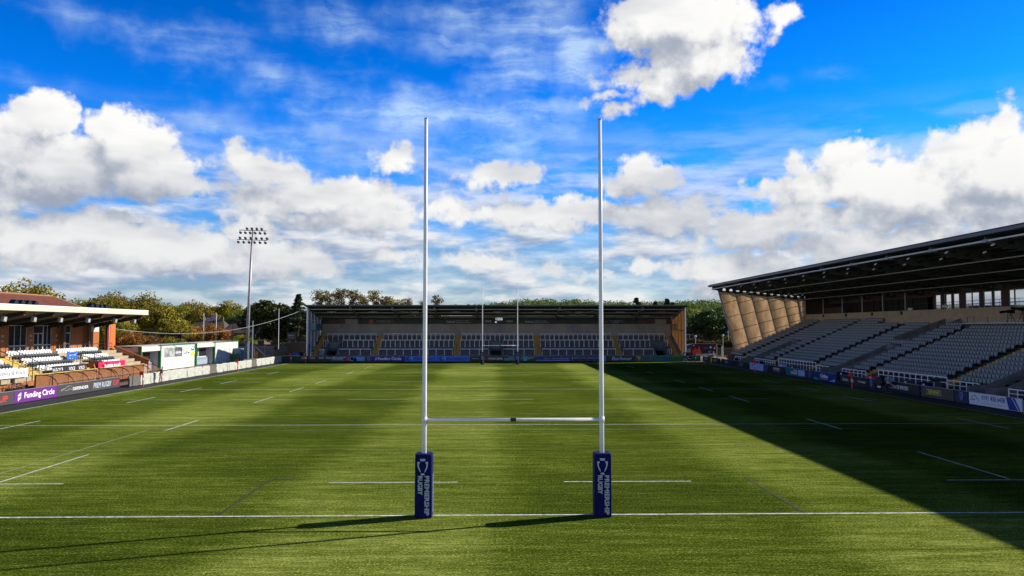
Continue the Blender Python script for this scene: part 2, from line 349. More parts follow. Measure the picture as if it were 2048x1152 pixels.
hl(LX, RX, -.08, .11); hl(LX, RX, 22, .10); hl(LX, RX, LEN / 2, .10); hl(LX, RX, LEN - 22, .10); hl(LX, RX, LEN, .1)
vl(LX, -9, 103.8, .11); vl(RX, -9, 103.8, .08)
for x in (-4.45, 4.5):
    hl(x - 2.45, x + 2.45, 5, .09); hl(x - 2.45, x + 2.45, LEN - 5, .09)
for sgn in (-1, 1):
    for x in (19.5, 29.4):
        if x < 25:
            vl(sgn * x, 5.2, 11.6, .09)
            hl(sgn * x - 2.6, sgn * x + 2.6 + (.0), 5, .09)
            vl(sgn * x, LEN - 11.6, LEN - 5.2, .09)
        for y in (22, LEN / 2 - 10, LEN / 2, LEN / 2 + 10, LEN - 22): vl(sgn * x, y - 2.5, y + 2.5, .10)
for y in (LEN / 2 - 10, LEN / 2 + 10):
    for x in (-28.5, -19.5, -10.2, 0, 10.2, 19.5, 28.5): hl(x - 2.5, x + 2.5, y, .09)
# older faint lines of another sport
vl(-20.6, 5.6, 19.8, .09, 1); hl(-20.6, 21, 19.8, .07, 1); hl(-20.6, -12.5, 19.8, .08, 1); vl(20.6, 9, 19.8, .07, 2)
vl(-9.3, 0, 5.8, .10, 2); hl(-9.3, -8.4, 5.8, .10, 2); vl(9.3, 0, 5.8, .10, 2); hl(-34, 33, 34.5, .07, 2); hl(-34, 33, 28.2, .06, 2); hl(-34, 33, 13.2, .06, 2)
tag(ln.build('pitch_markings', [line_m, faint_m, dark_m], org=(0, 0, 0)), kind='structure')
# ------------------------------------------------------------------ rugby goals
def goal(y, label, near, top=12.68):
    g = root('rugby_goal', (0, y, 0), label, 'rugby posts')
    for s, w in ((-1, 'left'), (1, 'right')):
        m = MB(); m.tube([(s * 2.8, y, 0), (s * 2.8, y, 4), (s * 2.8, y, 9), (s * 2.8, y, top)], .078, 20, r2=.055)
        m.tube([(s * 2.8, y, 3.0 - .09), (s * 2.8, y, 3.0 + .09)], .088, 20)
        u = m.build('upright', white_paint, g, smooth=True)
        c = MB().tube([(s * 2.8, y, top), (s * 2.8, y, top + .04)], .062, 16); c.build('end_cap', grey_steel, u)
    m = MB(); m.tube([(-2.71, y, 3.0), (2.71, y, 3.0)], .052, 16); cbm = m.build('crossbar', white_paint, g, smooth=True)
    tp = MB(); tp.tube([(-.09, y, 3.0), (.09, y, 3.0)], .0555, 16); tp.build('centre_tape', black_ink, cbm)
    for s, w in ((-1, 'left'), (1, 'right')):
        x = s * 2.8; hw = .265
        # padded square sleeve with rounded corners and a stitched collar
        m = MB(); r = .045
        def ring(z, k):
            pts = []
            for cx, cy, a0 in ((1, 1, 0), (-1, 1, 90), (-1, -1, 180), (1, -1, 270)):
                for a in (0, 30, 60, 90):
                    pts.append((x + cx * (hw * k - r) + r * math.cos(R(a0 + a)), y + cy * (hw * k - r) + r * math.sin(R(a0 + a)), z))
            return pts
        zs = [(.015, .985), (.04, 1.0), (.65, 1.012), (1.3, 1.0), (1.90, .995), (1.955, .97), (1.965, .93)]
        rings = [ring(z, k) for z, k in zs]; n = 16
        vs = [p for rg in rings for p in rg]
        fs = [(i * n + j, i * n + (j + 1) % n, (i + 1) * n + (j + 1) % n, (i + 1) * n + j) for i in range(len(rings) - 1) for j in range(n)]
        fs += [tuple(range(n))[::-1], tuple((len(rings) - 1) * n + j for j in range(n))]
        m.add(vs, fs)
        p = m.build('post_pad', navy_vinyl, g, smooth=False)
        if near: p['label'] = 'navy %s post pad with silver cup emblem and lettering' % w
        # emblem: a stylised cup outline
        e = MB(); yf = y - hw * 1.018 - .004
        def P2(px, pz): return (x + px, pz)
        def ext(poly): e.prism([(x - .02 + a, b_) for a, b_ in poly], 1, yf, yf - .004)
        ext([(-.085, 1.83), (.085, 1.83), (.066, 1.76), (-.066, 1.76)])
        ext([(-.045, 1.385), (.045, 1.385), (.062, 1.33), (-.062, 1.33)])
        for sg in (-1, 1):
            out = [(.165, 1.74), (.168, 1.68), (.155, 1.60), (.125, 1.51), (.085, 1.44), (.055, 1.40)]
            inn = [(.035, 1.42), (.07, 1.48), (.102, 1.55), (.118, 1.62), (.115, 1.67), (.085, 1.705), (.09, 1.74)]
            for i in range(5):
                a, b2 = out[i], out[i + 1]; c2, d2 = inn[-1 - i], inn[-2 - i]
                ext([(sg * a[0], a[1]), (sg * b2[0], b2[1]), (sg * d2[0], d2[1]), (sg * c2[0], c2[1])])
        e.build('emblem', silver_ink, p)
        text('PREMIERSHIP', silver_ink, p, 'F', (x + .115, yf, .70), .150, 1.21, .03, rot=-90)
        text('RUGBY', silver_ink, p, 'F', (x - .095, yf, 1.015), .150, .58, .03, rot=-90)
        text('PREMIERSHIP', silver_ink, p, 'L', (x + hw * 1.018 + .003, y + .06, .70), .150, 1.21, .03, rot=-90)
    return g
goal(-.2, 'near white rugby posts with navy lettered post pads, goal line in front', 1, 12.6)
goal(LEN, 'far white rugby posts in front of the far stand hoardings', 0)
# ------------------------------------------------------------------ touch flags
def touch_flag(x, y, label, red=True):
    r = root('touchline_flag', (x, y, 0), label, 'flag post', 'padded flag posts along the touchlines')
    redm = mat('red foam', (.72, .035, .015), .6, var=.12); whm = mat('white foam', (.75, .72, .70), .6, var=.05)
    m = MB(); m.tube([(x, y, 0), (x, y, .12)], .085, 10, 0, .07); m.tube([(x, y, .12), (x, y, .62)], .07, 10, 0); m.tube([(x, y, .62), (x, y, .86)], .07, 10, 1)
    m.tube([(x, y, .86), (x, y, 1.22)], .07, 10, 0); m.build('pole', [redm, whm], r)
    f = MB(); ps = [(x + .0, y, 1.12), (x - .14, y - .05, 1.14), (x - .30, y + .03, 1.10), (x - .36, y, 1.12)]
    top = [(p[0], p[1] - .02, p[2] + .38) for p in ps]
    n = len(ps); f.add(ps + top + [(p[0], p[1] + .012, p[2]) for p in ps] + [(p[0], p[1] + .012, p[2]) for p in top],
        [(i, i + 1, i + 1 + n, i + n) for i in range(n - 1)] + [(i + 2 * n, i + 3 * n, i + 1 + 3 * n, i + 1 + 2 * n) for i in range(n - 1)])
    f.tube([(x, y, 1.1), (x, y, 1.52)], .02, 6)
    f.build('flag', redm, r)
    return r
touch_flag(-35.85, 52.2, 'red flag post beside the left hoarding end and the standing person')
touch_flag(-35.5, 78.8, 'red flag post in front of the grey covered barrier, opposite the white kiosks')
touch_flag(-34.9, 103.0, 'red flag post at the far left corner of the pitch')
touch_flag(-32.6, 103.3, 'red and white flag post in front of the far hoarding, left end')
touch_flag(34.1, 48.9, 'red flag post in front of the black taxi board below the right stand')
touch_flag(34.0, 76.2, 'red flag post before the pale blue and white board below the right stand')
touch_flag(33.0, 102.6, 'red flag post at the far right corner before the green hoarding')
touch_flag(34.4, 97.0, 'red flag post in the shade nearest the far right corner')
touch_flag(35.3, 92.0, 'white and red flag post between dark boards near the far right corner')
# ------------------------------------------------------------------ advertising boards
def board(frame, a0, a1, x, z0, z1, m, label, lean=0.0, group=None, th=.08):
    """frame 'L'/'R': plane x, a along y; 'F': plane y=x, a along x"""
    lo, hi = min(a0, a1), max(a0, a1)
    if frame == 'F': r = root('advertising_board', ((lo + hi) / 2, x, z0), label, 'advertising board', group)
    else: r = root('advertising_board', (x, (lo + hi) / 2, z0), label, 'advertising board', group)
    g = .012; b = MB(); fr = MB()
    if frame == 'F':
        b.box(lo + g, hi - g, x, x + th, z0, z1); fr.box(lo + g, hi - g, x - .015, x + th + .015, z1, z1 + .035)
        for xx in (lo + .3, hi - .3): fr.tube([(xx, x + th, z1 - .1), (xx, x + th + .5, 0)], .02, 5)
    else:
        s = 1 if frame == 'R' else -1
        b.box(min(x, x + s * th), max(x, x + s * th), lo + g, hi - g, z0, z1)
        fr.box(min(x - s * .015, x + s * (th + .015)), max(x - s * .015, x + s * (th + .015)), lo + g, hi - g, z1, z1 + .035)
        for yy in (lo + .3, hi - .3): fr.tube([(x + s * th, yy, z1 - .1), (x + s * (th + .45), yy, 0)], .02, 5)
    b.build('panel', m, r); fr.build('top_rail', grey_steel, r)
    return r
HG = 'advertising boards around the pitch'
purple = mat('purple board', (.13, .02, .20), .45, var=.08); grey_board = mat('warm grey board', (.055, .048, .048), .5, var=.1)
navy_board = mat('navy board', (.008, .018, .06), .45, var=.12); blue_board = mat('royal blue board', (.004, .004, .20), .45, var=.08)
sky_board = mat('bright blue board', (.008, .13, .62), .45, var=.08); teal_board = mat('teal board', (.0, .10, .12), .45, var=.3, scale=.6)
green_board = mat('green board', (.005, .13, .035), .5, var=.2); white_board = mat('white board', (.62, .64, .72), .5, var=.05)
pale_board = mat('pale blue board', (.28, .42, .68), .5, var=.06); ora = mat('orange print', (.75, .20, .02), .5); lite_blue = mat('light blue print', (.12, .32, .75), .5)
magenta = mat('magenta print', (.62, .01, .09), .5, var=.05); teal_ink = mat('teal print', (.02, .32, .34), .5); green_ink = mat('green print', (.02, .35, .08), .5)
violet_ink = mat('violet print', (.12, .05, .3), .5)
# --- left side, facing the pitch
LXB = -37.5
def lb(y0, y1, m, label): return board('L', y0, y1, LXB, .06, 1.02, m, label, group=HG)
r = lb(27.6, 34.7, grey_board, 'grey board with red and white lettering, nearest on the left touchline')
text('PREM RUGBY', white_ink, r, 'L', (LXB, 30.2, .56), .42, 3.1); text('CUP', red_ink, r, 'L', (LXB, 33.1, .53), .46, 1.75)
r = lb(34.7, 40.35, purple, 'purple board with white lettering and a small white arch mark')
text('Funding Circle', white_ink, r, 'L', (LXB, 37.95, .52), .60, 4.0, .015)
def arches(r, frame, x, a, z, h, m):
    e = MB(); s = 1 if frame == 'L' else -1
    for i in range(3):
        w = h * .20; aa = a + i * w * 1.15
        p = [(aa, z + h * (.0 + .12 * i)), (aa + w * .72, z + h * (.0 + .12 * i)), (aa + w * .72, z + h * .46), (aa, z + h * .38)]
        q = [(aa, z + h * .98 - h * .1 * (2 - i)), (aa + w * .72, z + h - h * .1 * (2 - i)), (aa + w * .72, z + h * .52), (aa, z + h * .56)]
        for pl in (p, q):
            if frame == 'L': e.prism(pl, 0, x + .004, x)
            else: e.prism(pl, 1, x - .004, x)
    e.build('emblem', m, r)
arches(r, 'L', LXB, 35.15, .22, .62, white_ink)
r = lb(40.35, 45.6, grey_board, 'warm grey board with a line drawn car and white lettering')
text('DEFENDER', white_ink, r, 'L', (LXB, 43.95, .55), .26, 2.5, .01)
e = MB()
for pts in ([(40.9, .5), (41.05, .62), (41.6, .66), (41.75, .82), (42.45, .82), (42.5, .5)], [(40.9, .5), (41.1, .5)], [(41.5, .48), (42.0, .48)], [(42.3, .5), (42.5, .5)]):
    e.tube([(LXB + .006, a, b_) for a, b_ in pts], .014, 4)
for cy in (41.3, 42.15): e.tube([(LXB + .006, cy + .14 * math.cos(t_ * math.pi / 5), .48 + .14 * math.sin(t_ * math.pi / 5)) for t_ in range(6)], .014, 4)
e.build('emblem', silver_ink, r)
r = lb(45.6, 50.9, grey_board, 'grey board with pale lettering and red last word, nearest the boards gap')
text('PREM RUGBY', silver_ink, r, 'L', (LXB, 47.7, .55), .50, 3.2); text('CUP', red_ink, r, 'L', (LXB, 50.1, .57), .48, 1.05)
# --- far side
YF = 103.95
def px(u): return -.526 + (u - 993.6) * (YF + 24.17) / 1506.4
def fb(u0, u1, m, label, z0=.12, z1=1.02): return board('F', px(u0), px(u1), YF, z0, z1, m, label, group=HG)
def ft(r, s, u, h, w, m, z=.58, bold=.02): text(s, m, r, 'F', (px(u), YF, z), h, w * (YF + 24.17) / 1506.4, bold)
def frect(r, u0, u1, z0, z1, m, name='print', y=YF):
    b_ = MB(); b_.box(px(u0), px(u1), y - .006, y - .001, z0, z1); return b_.build(name, m, r)
r = board('F', px(568), px(604), YF, .0, 1.12, mat('dark green padded cover', (.004, .03, .025), .6, var=.3), 'dark green padded board at the far left corner', group=HG, th=.3)
frect(r, 569, 603, 1.04, 1.11, green_ink, 'stripe')
for k, u in enumerate((612, 628, 645, 660)):
    if k == 0: r = fb(604, 666, black_board, 'black board with four small white logos at the far left')
    ft(r, 'VX3', u, .26, 10.5, white_ink, .72, .0)
r = fb(666, 733.5, navy_board, 'dark board with a red ring and a picture panel')
ft(r, 'TIME TO KICK OFF', 680.5, .17, 27, white_ink, .80); ft(r, 'YOUR CAREER?', 678, .17, 22, white_ink, .57); ft(r, 'join our team today', 680, .09, 26, white_ink, .36)
frect(r, 703, 732, .25, .92, lite_blue, 'picture')
frect(r, 709, 716, .25, .55, ora, 'picture'); frect(r, 711, 714, .55, .8, black_ink, 'picture'); frect(r, 704, 709, .4, .85, navy_ink, 'picture')
e = MB(); e.tube([(px(699), YF - .01, .58), (px(699), YF - .003, .58)], .33, 20); e.build('emblem', red_ink, r)
ft(r, 'GROUP', 699, .14, 5.5, white_ink, .58, .0)
def shield(r, frame, x, a, z, h, fl=True):
    e = MB(); w = h * .30
    pl = [(-w, .5 * h), (0, .42 * h), (w, .5 * h), (w, -.1 * h), (.6 * w, -.32 * h), (0, -.5 * h), (-.6 * w, -.32 * h), (-w, -.1 * h)]
    inn = [(q * .72, w_ * .78) for q, w_ in pl]
    for poly, d, mi in ((pl, .005, 0), (inn, .010, 1), ([(-w * .3, -h * .2), (w * .3, -h * .2), (w * .3, h * .12), (-w * .3, h * .12)], .014, 2)):
        q = [(a + p, z + s_) for p, s_ in poly]
        if frame == 'F': e.prism(q, 1, x - d, x, mi)
        else: e.prism(q, 0, x - d, x, mi)
    e.build('emblem', [lite_blue, navy_ink, red_ink], r)
r = fb(733.5, 744, navy_board, 'narrow navy board with a small shield, beside the royal blue board')
shield(r, 'F', YF, px(739), .58, .7)
r = fb(744, 812, blue_board, 'royal blue board with white lettering on the far side')
ft(r, 'Funding Circle', 781, .62, 46, white_ink, .54); arches(r, 'F', YF, px(752.5), .3, .5, white_ink)
def gg(r, u):
    e = MB(); cx = px(u); n = 22
    o_ = []; i_ = []
    for k in range(n):
        t_ = R(20 + 300 * k / (n - 1)); o_.append((cx + .42 * math.cos(t_), .60 + .34 * math.sin(t_))); i_.append((cx + .07 + .30 * math.cos(t_), .60 + .20 * math.sin(t_)))
    for k in range(n - 1): e.prism([o_[k], o_[k + 1], i_[k + 1], i_[k]], 1, YF - .006, YF, 0)
    e.prism([(cx, .58), (cx + .42, .58), (cx + .30, .45), (cx, .47)], 1, YF - .006, YF, 0)
    e.tube([(cx + .35, YF - .004, .62), (cx + .35, YF, .62)], .36, 18, 1)
    e.build('emblem', [black_ink, lite_blue], r)
r = fb(812, 875.5, sky_board, 'bright blue board with dark lettering, partly hidden by the near left post')
gg(r, 819.5); ft(r, 'Gallagher', 849, .62, 38, navy_ink, .54, .012)
r = fb(875.5, 940.3, sky_board, 'bright blue board with dark lettering, right one of the pair')
gg(r, 884.5); ft(r, 'Gallagher', 914, .62, 40, navy_ink, .54, .012)
r = fb(940.3, 1006, black_board, 'black board with red and white lettering behind the far left post')
ft(r, 'Gallagher', 951.5, .18, 15, cyan_ink, .60); ft(r, 'PREM', 972, .3, 13, red_ink, .6); ft(r, 'FINAL2026', 991, .3, 29, white_ink, .6)
r = fb(1006, 1040, mat('dark teal board', (.004, .04, .05), .5, var=.2), 'dark teal board with pale lettering behind the far right post')
ft(r, 'FOLLOW US', 1026, .15, 16, cyan_ink, .82); ft(r, 'GOSFORTH', 1019, .15, 20, cyan_ink, .6); ft(r, 'HOSPITALITY', 1022, .15, 26, cyan_ink, .38)
r = fb(1040, 1072, mat('dark slate board', (.006, .022, .028), .5, var=.2), 'dark slate board with a teal shirt picture')
e = MB(); cx = px(1050.5)
e.prism([(cx - .32, .2), (cx + .32, .2), (cx + .36, .75), (cx + .62, .42), (cx + .78, .5), (cx + .5, .9), (cx + .15, .95), (cx - .15, .95), (cx - .5, .9), (cx - .8, .5), (cx - .62, .42), (cx - .36, .75)], 1, YF - .006, YF)
e.build('picture', mat('pale teal print', (.05, .38, .40), .5), r); frect(r, 1046, 1055, .35, .6, lite_blue, 'print', YF - .007)
ft(r, 'NEW KIT', 1064, .14, 11, cyan_ink, .82); ft(r, 'OUT NOW', 1062, .12, 9, cyan_ink, .62)
r = fb(1072, 1139.7, mat('indigo board', (.012, .012, .16), .45, var=.1), 'indigo board with small white lettering and a pale lower stripe')
frect(r, 1072.4, 1139.3, .22, .36, lite_blue, 'stripe'); ft(r, 'Tyne  -  Newcastle', 1105, .15, 34, silver_ink, .62); ft(r, 'Smooth', 1130, .26, 15, mat('lilac ink', (.5, .25, .7), .5), .62)
r = fb(1139.7, 1205, mat('dark blue board', (.004, .016, .09), .45, var=.1), 'dark blue board with small grey lettering, crossed by the near right post')
ft(r, '+', 1145, .3, 4, silver_ink, .66); ft(r, 'GRAND HOTEL,', 1160.5, .22, 24, silver_ink, .68, .0); ft(r, 'GOSFORTH PARK', 1186, .22, 26, silver_ink, .68, .0)
for u in (1145, 1160, 1175, 1190): frect(r, u - .6, u + .6, .3, .38, silver_ink)
r = fb(1205, 1212, lite_blue, 'narrow light blue board just past the near right post')
r = fb(1212, 1271.2, black_board, 'black board with large pale blue lettering')
ft(r, 'Barbour', 1244.5, .58, 40, mat('powder blue ink', (.30, .48, .78), .5), .60)
r = fb(1271.2, 1338, teal_board, 'teal and orange patterned board on the far side')
e = MB()
for pl in ([(1272.5, .92), (1282, .92), (1281, .62), (1276, .62)], [(1276.5, .62), (1281, .62), (1280, .25), (1278.5, .25)]): e.prism([(px(u), z) for u, z in pl], 1, YF - .006, YF)
e.build('picture', ora, r); e = MB(); e.prism([(px(1298), .3), (px(1306), .3), (px(1302), .9)], 1, YF - .006, YF); e.build('picture', violet_ink, r)
frect(r, 1327, 1337, .2, .95, mat('deep blue print', (.0, .06, .3), .5), 'print'); frect(r, 1289, 1292, .72, .84, navy_ink); frect(r, 1318, 1321, .7, .8, navy_ink)
r = fb(1338, 1402, green_board, 'green board with faint pale lettering, right end of the far boards')
ft(r, 'HEALTHY GROUNDS', 1358, .13, 30, green_ink, .82); ft(r, 'LIVING PITCH', 1388, .13, 22, cyan_ink, .82)
# --- right side
def RXB(y): return 35.3 - .016 * (y - 27)
def ru(u):   # distance along the right side for a given bearing
    y = 60.
    for _ in range(20):
        k = (u - 1024) / 1506.4; a = math.atan(k) + .0203
        y = (RXB(y) + .526) / math.tan(a) - 24.17
    return y
def rb(u1, u0, m, label, z0=.14, z1=1.02):
    y0, y1 = ru(u0), ru(u1); r = board('R', y0, y1, RXB((y0 + y1) / 2), z0, z1, m, label, group=HG); r['_x'] = RXB((y0 + y1) / 2); return r
def rt(r, s, u, h, w, m, z=.6, bold=.02): y = ru(u); text(s, m, r, 'R', (r['_x'], y, z), h, w, bold)
r = rb(2064, 2038.5, concrete, 'plain grey board end beside the white phone number board', .0, .9)
r = rb(2038, 1931, white_board, 'white board with a navy phone number and diagonal navy stripes')
rt(r, '0191 438 6438', 1980, .36, 2.55, navy_ink, .74); rt(r, 'Traffic management and crash services', 1981, .085, 2.4, navy_ink, .34, .0); rt(r, 'GAP', 1939, .15, .55, navy_ink, .52)
e = MB(); X = r['_x']
for (a, b_, c_, d_) in ((2006, 2017, 2031, 2012), (2019, 2024, 2036, 2033)):
    e.prism([(ru(a), 1.01), (ru(b_), 1.01), (ru(c_), .16), (ru(d_), .16)], 0, X - .005, X)
e.build('stripe', mat('deep blue ink', (.005, .02, .26), .5), r)
e = MB(); e.tube([(X - .003, ru(1937), .66), (X - .003, ru(1941), .84), (X - .003, ru(1944), .84), (X - .003, ru(1951), .45)], .03, 5); e.build('emblem', green_ink, r)
e = MB(); e.box(X - .005, X, ru(2004), ru(1955), .46, .475); e.build('print', yellow_ink, r)
r = rb(1930.5, 1903, navy_board, 'navy board with a shield between the white board and the yellow boxed one'); shield(r, 'R', r['_x'], ru(1917), .6, .62)
r = rb(1902.5, 1836, grey_board, 'dark grey board with yellow boxed lettering')
rt(r, '0800 REPAIR', 1862.5, .22, 1.55, yellow_ink, .60); X = r['_x']
e = MB(); y0, y1 = ru(1877), ru(1848); e.tube([(X - .004, y0, .42), (X - .004, y0 - .0, .78), (X - .004, y1, .78), (X - .004, y1, .42), (X - .004, y0, .42)], .022, 5); e.build('frame', yellow_ink, r)
r = rb(1835.5, 1746, black_board, 'black board with white capitals and a white square emblem, behind the walking person')
rt(r, 'ACTIVATE PHYSIO', 1792, .34, 3.3, white_ink, .60); X = r['_x']
e = MB(); yc = ru(1753); e.box(X - .004, X, yc - .27, yc + .27, .3, .92, 0); e.tube([(X - .008, yc, .62), (X - .003, yc, .62)], .19, 20, 1); e.tube([(X - .011, yc, .62), (X - .003, yc, .62)], .09, 14, 2)
e.build('emblem', [white_ink, navy_ink, red_ink], r)
r = rb(1745.5, 1733, navy_board, 'navy board with a shield, left of the square emblem board'); shield(r, 'R', r['_x'], ru(1738.5), .6, .62)
r = rb(1732.5, 1676, black_board, 'black board with small white lettering right of the concrete passage')
rt(r, 'Blueline', 1687, .32, 1.25, silver_ink, .62); rt(r, 'Taxis', 1701, .30, .8, silver_ink, .58); rt(r, '0191 262 6666', 1720, .2, 1.5, white_ink, .60)
r = rb(1668, 1623.5, mat('deep blue glossy board', (.004, .025, .16), .4, var=.2), 'deep blue board with a green corner and white lettering')
rt(r, 'Odles', 1645, .38, 1.9, white_ink, .64); X = r['_x']; e = MB(); e.box(X - .005, X, ru(1652), ru(1638), .32, .345); e.build('print', white_ink, r)
e = MB(); e.prism([(ru(1623.8), .15), (ru(1636), .15), (ru(1623.8), .48)], 0, X - .005, X); e.build('stripe', mat('sea green print', (.0, .28, .17), .5), r)
e = MB(); e.prism([(ru(1655), .15), (ru(1667.8), .15), (ru(1667.8), .5)], 0, X - .005, X); e.build('stripe', lite_blue, r)
r = rb(1623, 1609.5, navy_board, 'navy board with a shield, left of the deep blue board'); shield(r, 'R', r['_x'], ru(1616.5), .6, .62)
r = rb(1609, 1568, teal_board, 'teal board with white lettering and a pale badge, left of a shield board')
rt(r, 'HOWARD', 1588, .2, 1.2, white_ink, .78); rt(r, 'CIVIL ENG', 1585, .28, 1.9, white_ink, .5); X = r['_x']; e = MB(); e.box(X - .005, X, ru(1607), ru(1594), .3, .92); e.build('print', pale_board, r)
r = rb(1567.5, 1535, black_board, 'black board with white lettering between a shield board and the teal one')
rt(r, 'SPORTUNIQUE', 1550.5, .30, 2.1, white_ink, .66); rt(r, 'www sports shop', 1550.5, .10, 2.0, white_ink, .38, .0)
r = rb(1534.5, 1525, navy_board, 'navy board with a shield, right of the pale blue and white board'); shield(r, 'R', r['_x'], ru(1529.5), .6, .62)
r = rb(1524.5, 1497, pale_board, 'pale blue and white board with blue lettering')
rt(r, 'KAPE', 1504.5, .26, 1.2, navy_ink, .74); rt(r, 'DRIVES', 1517, .2, 1.1, lite_blue, .7); rt(r, 'ASSOCIATES', 1505, .14, 1.2, lite_blue, .42)
r = rb(1496.5, 1464, black_board, 'dark board with faint grey lettering left of the pale blue one')
rt(r, 'NORTHERN', 1480, .2, 1.8, silver_ink, .7); rt(r, 'BREWERY', 1480, .2, 1.6, grey_steel, .42)
r = rb(1463.5, 1440, navy_board, 'dark board with small grey capitals before the railing end'); rt(r, 'COAST', 1451, .3, 1.4, silver_ink, .66)
r = rb(1439.5, 1403, black_board, 'dark corner board with white capitals and a yellow roundel')
rt(r, 'BOTTLE', 1409.5, .4, 2.0, silver_ink, .66); rt(r, 'SHOP', 1429, .34, 2.0, silver_ink, .62); X = r['_x']; yc = ru(1421)
e = MB(); e.tube([(X - .01, yc, .6), (X - .002, yc, .6)], .42, 20); e.build('emblem', yellow_ink, r)

# ------------------------------------------------------------------ far stand
FX0, FX1 = -33.0, 32.1
fs = root('terrace_stand', (0, 110, 0), 'long low terraced stand with a dark roof behind the far goal', 'stand')
FR0, FRISE, FN = 106.6, .19, 19      # terrace steps: depth .42
def fz(y): return .55 + (y - 106.6) * .445
vom = (-29.2, -.67, 28.2); aisle = (-21.7, -7.55, 6.75, 20.95)
b = MB()
prof = [(106.3, 0), (106.3, .55)]
y = 106.6; z = .55
while y < 114.6:
    prof += [(y, z), (y, z + .187)]; y += .42; z += .187
prof += [(115.0, z), (115.0, 0)]
TOPZ = z
cuts = [FX0 + .3] + [v for c_ in vom for v in (c_ - .95, c_ + .95)] + [FX1 - .3]
for i in range(0, len(cuts), 2): b.prism([(p, q) for p, q in prof], 0, cuts[i], cuts[i + 1])
upper = [(p, q) for p, q in prof if p > 110.2]; upper = [(110.2, 1.7)] + upper[:-1] + [(115.0, 1.7)]
for c_ in vom: b.prism(upper, 0, c_ - .949, c_ + .949)
b.build('terrace', mat('grey terrace concrete', (.11, .11, .11), .9, var=.3, scale=1.5, dirt=.3), fs)
for c_ in vom:      # vomitories: flared side walls, lintel and dark opening
    v = MB()
    for s_ in (-1, 1): v.prism([(106.2, 0), (106.2, 1.0), (110.1, 3.25), (110.3, 3.25), (110.3, 0)], 0, c_ + s_ * .96, c_ + s_ * 1.10)
    vo = v.build('passage', concrete, fs)
    v = MB(); v.box(c_ - 1.1, c_ + 1.1, 110.0, 110.19, 2.05, 3.3); v.build('lintel', mat('slate grey cladding', (.09, .12, .14), .6), vo)
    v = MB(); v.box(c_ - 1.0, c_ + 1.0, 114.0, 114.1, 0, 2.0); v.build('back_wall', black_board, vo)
    v = MB()
    for q in (-.9, -.3, .3, .9): v.tube([(c_ + q, 110.1, 3.3), (c_ + q, 110.1, 4.0)], .025, 5)
    v.tube([(c_ - .95, 110.1, 4.0), (c_ + .95, 110.1, 4.0)], .025, 5); v.build('rail', black_rail, vo)
for a_ in aisle + (-32.1, 30.9):
    s_ = MB(); y = 106.6; z = .55; w_ = .55 if a_ in aisle else .42
    while y < 114.6: s_.box(a_ - w_, a_ + w_, y - .008, y + .36, z + .06, z + .192); y += .42; z += .187
    s_.box(a_ - w_, a_ + w_, 106.28, 106.6, .0, .556)
    s_.build('aisle_steps', yellow_step, fs)
    if a_ in aisle:
        h = MB()
        for yy in (107.8, 109.6): h.tube([(a_, yy, fz(yy)), (a_, yy, fz(yy) + 1.1)], .025, 5)
        h.tube([(a_, 107.8, fz(107.8) + 1.1), (a_, 109.6, fz(109.6) + 1.1)], .025, 5); h.build('handrail', black_rail, fs)
# back wall: precast panels between steel columns, with a darker upper band
b = MB()
for i in range(9):
    x0 = FX0 + .35 + i * 7.2; b.box(x0 + .02, min(x0 + 7.18, FX1 - .3), 115.0, 115.2, TOPZ - .3, 6.5)
b.build('back_wall', mat('grey precast wall', (.30, .27, .24), .85, var=.18, scale=.5, dirt=.35), fs)
b = MB(); b.box(FX0 + .3, FX1 - .3, 115.05, 115.22, 6.5, 8.0); b.build('upper_wall', mat('dark green grey cladding', (.045, .055, .05), .7, var=.15), fs)
# roof: rafters, purlins, sheeting, front gutter
xs = [FX0 + .1 + (FX1 - FX0 - .2) * i / 9 for i in range(10)]
for x in xs:
    b = MB(); b.prism([(105.6, 9.15), (105.6, 9.42), (115.3, 8.0), (115.3, 7.2), (112.5, 7.75)], 0, x - .09, x + .09)
    b.prism([(105.75, 8.78), (105.75, 9.16), (106.1, 9.16), (106.1, 8.9)], 0, x - .22, x + .22)
    b.build('rafter', mat('grey green painted steel', (.17, .19, .17), .55, var=.1), fs)
b = MB()
for (y, z) in ((106.3, 8.98), (109.6, 8.45), (113.2, 7.75)): b.box(FX0 + .1, FX1 - .1, y - .05, y + .05, z - .06, z + .06)
for (x0, y0, z0, x1, y1, z1) in ((xs[2], 106.3, 8.9, xs[3], 113.2, 7.7), (xs[2], 113.2, 7.7, xs[3], 106.3, 8.9), (xs[6], 106.3, 8.9, xs[7], 113.2, 7.7), (xs[6], 113.2, 7.7, xs[7], 106.3, 8.9)):
    b.tube([(x0, y0, z0), (x1, y1, z1)], .05, 6)
b.build('purlins', mat('pale primed steel', (.42, .42, .38), .5, var=.1), fs)
b = MB(); b.prism([(104.9, 9.46), (104.95, 9.66), (105.3, 9.74), (115.6, 8.26), (115.6, 8.05), (105.3, 9.50)], 0, FX0 - .35, FX1 + .35); b.build('roof', roof_dark, fs)
b = MB(); b.tube([(FX0 - .35, 104.92, 9.62), (FX1 + .35, 104.92, 9.62)], .10, 10); b.build('gutter', mat('blue grey gutter', (.10, .13, .15), .4, var=.1), fs)
for i in range(9):
    b = MB(); x = (xs[i] + xs[i + 1]) / 2; b.box(x - .7, x + .7, 107.6, 107.75, 8.52, 8.6); b.box(x - .12, x + .12, 107.55, 107.8, 8.44, 8.515)
    b.build('ceiling_light', grey_steel, fs)
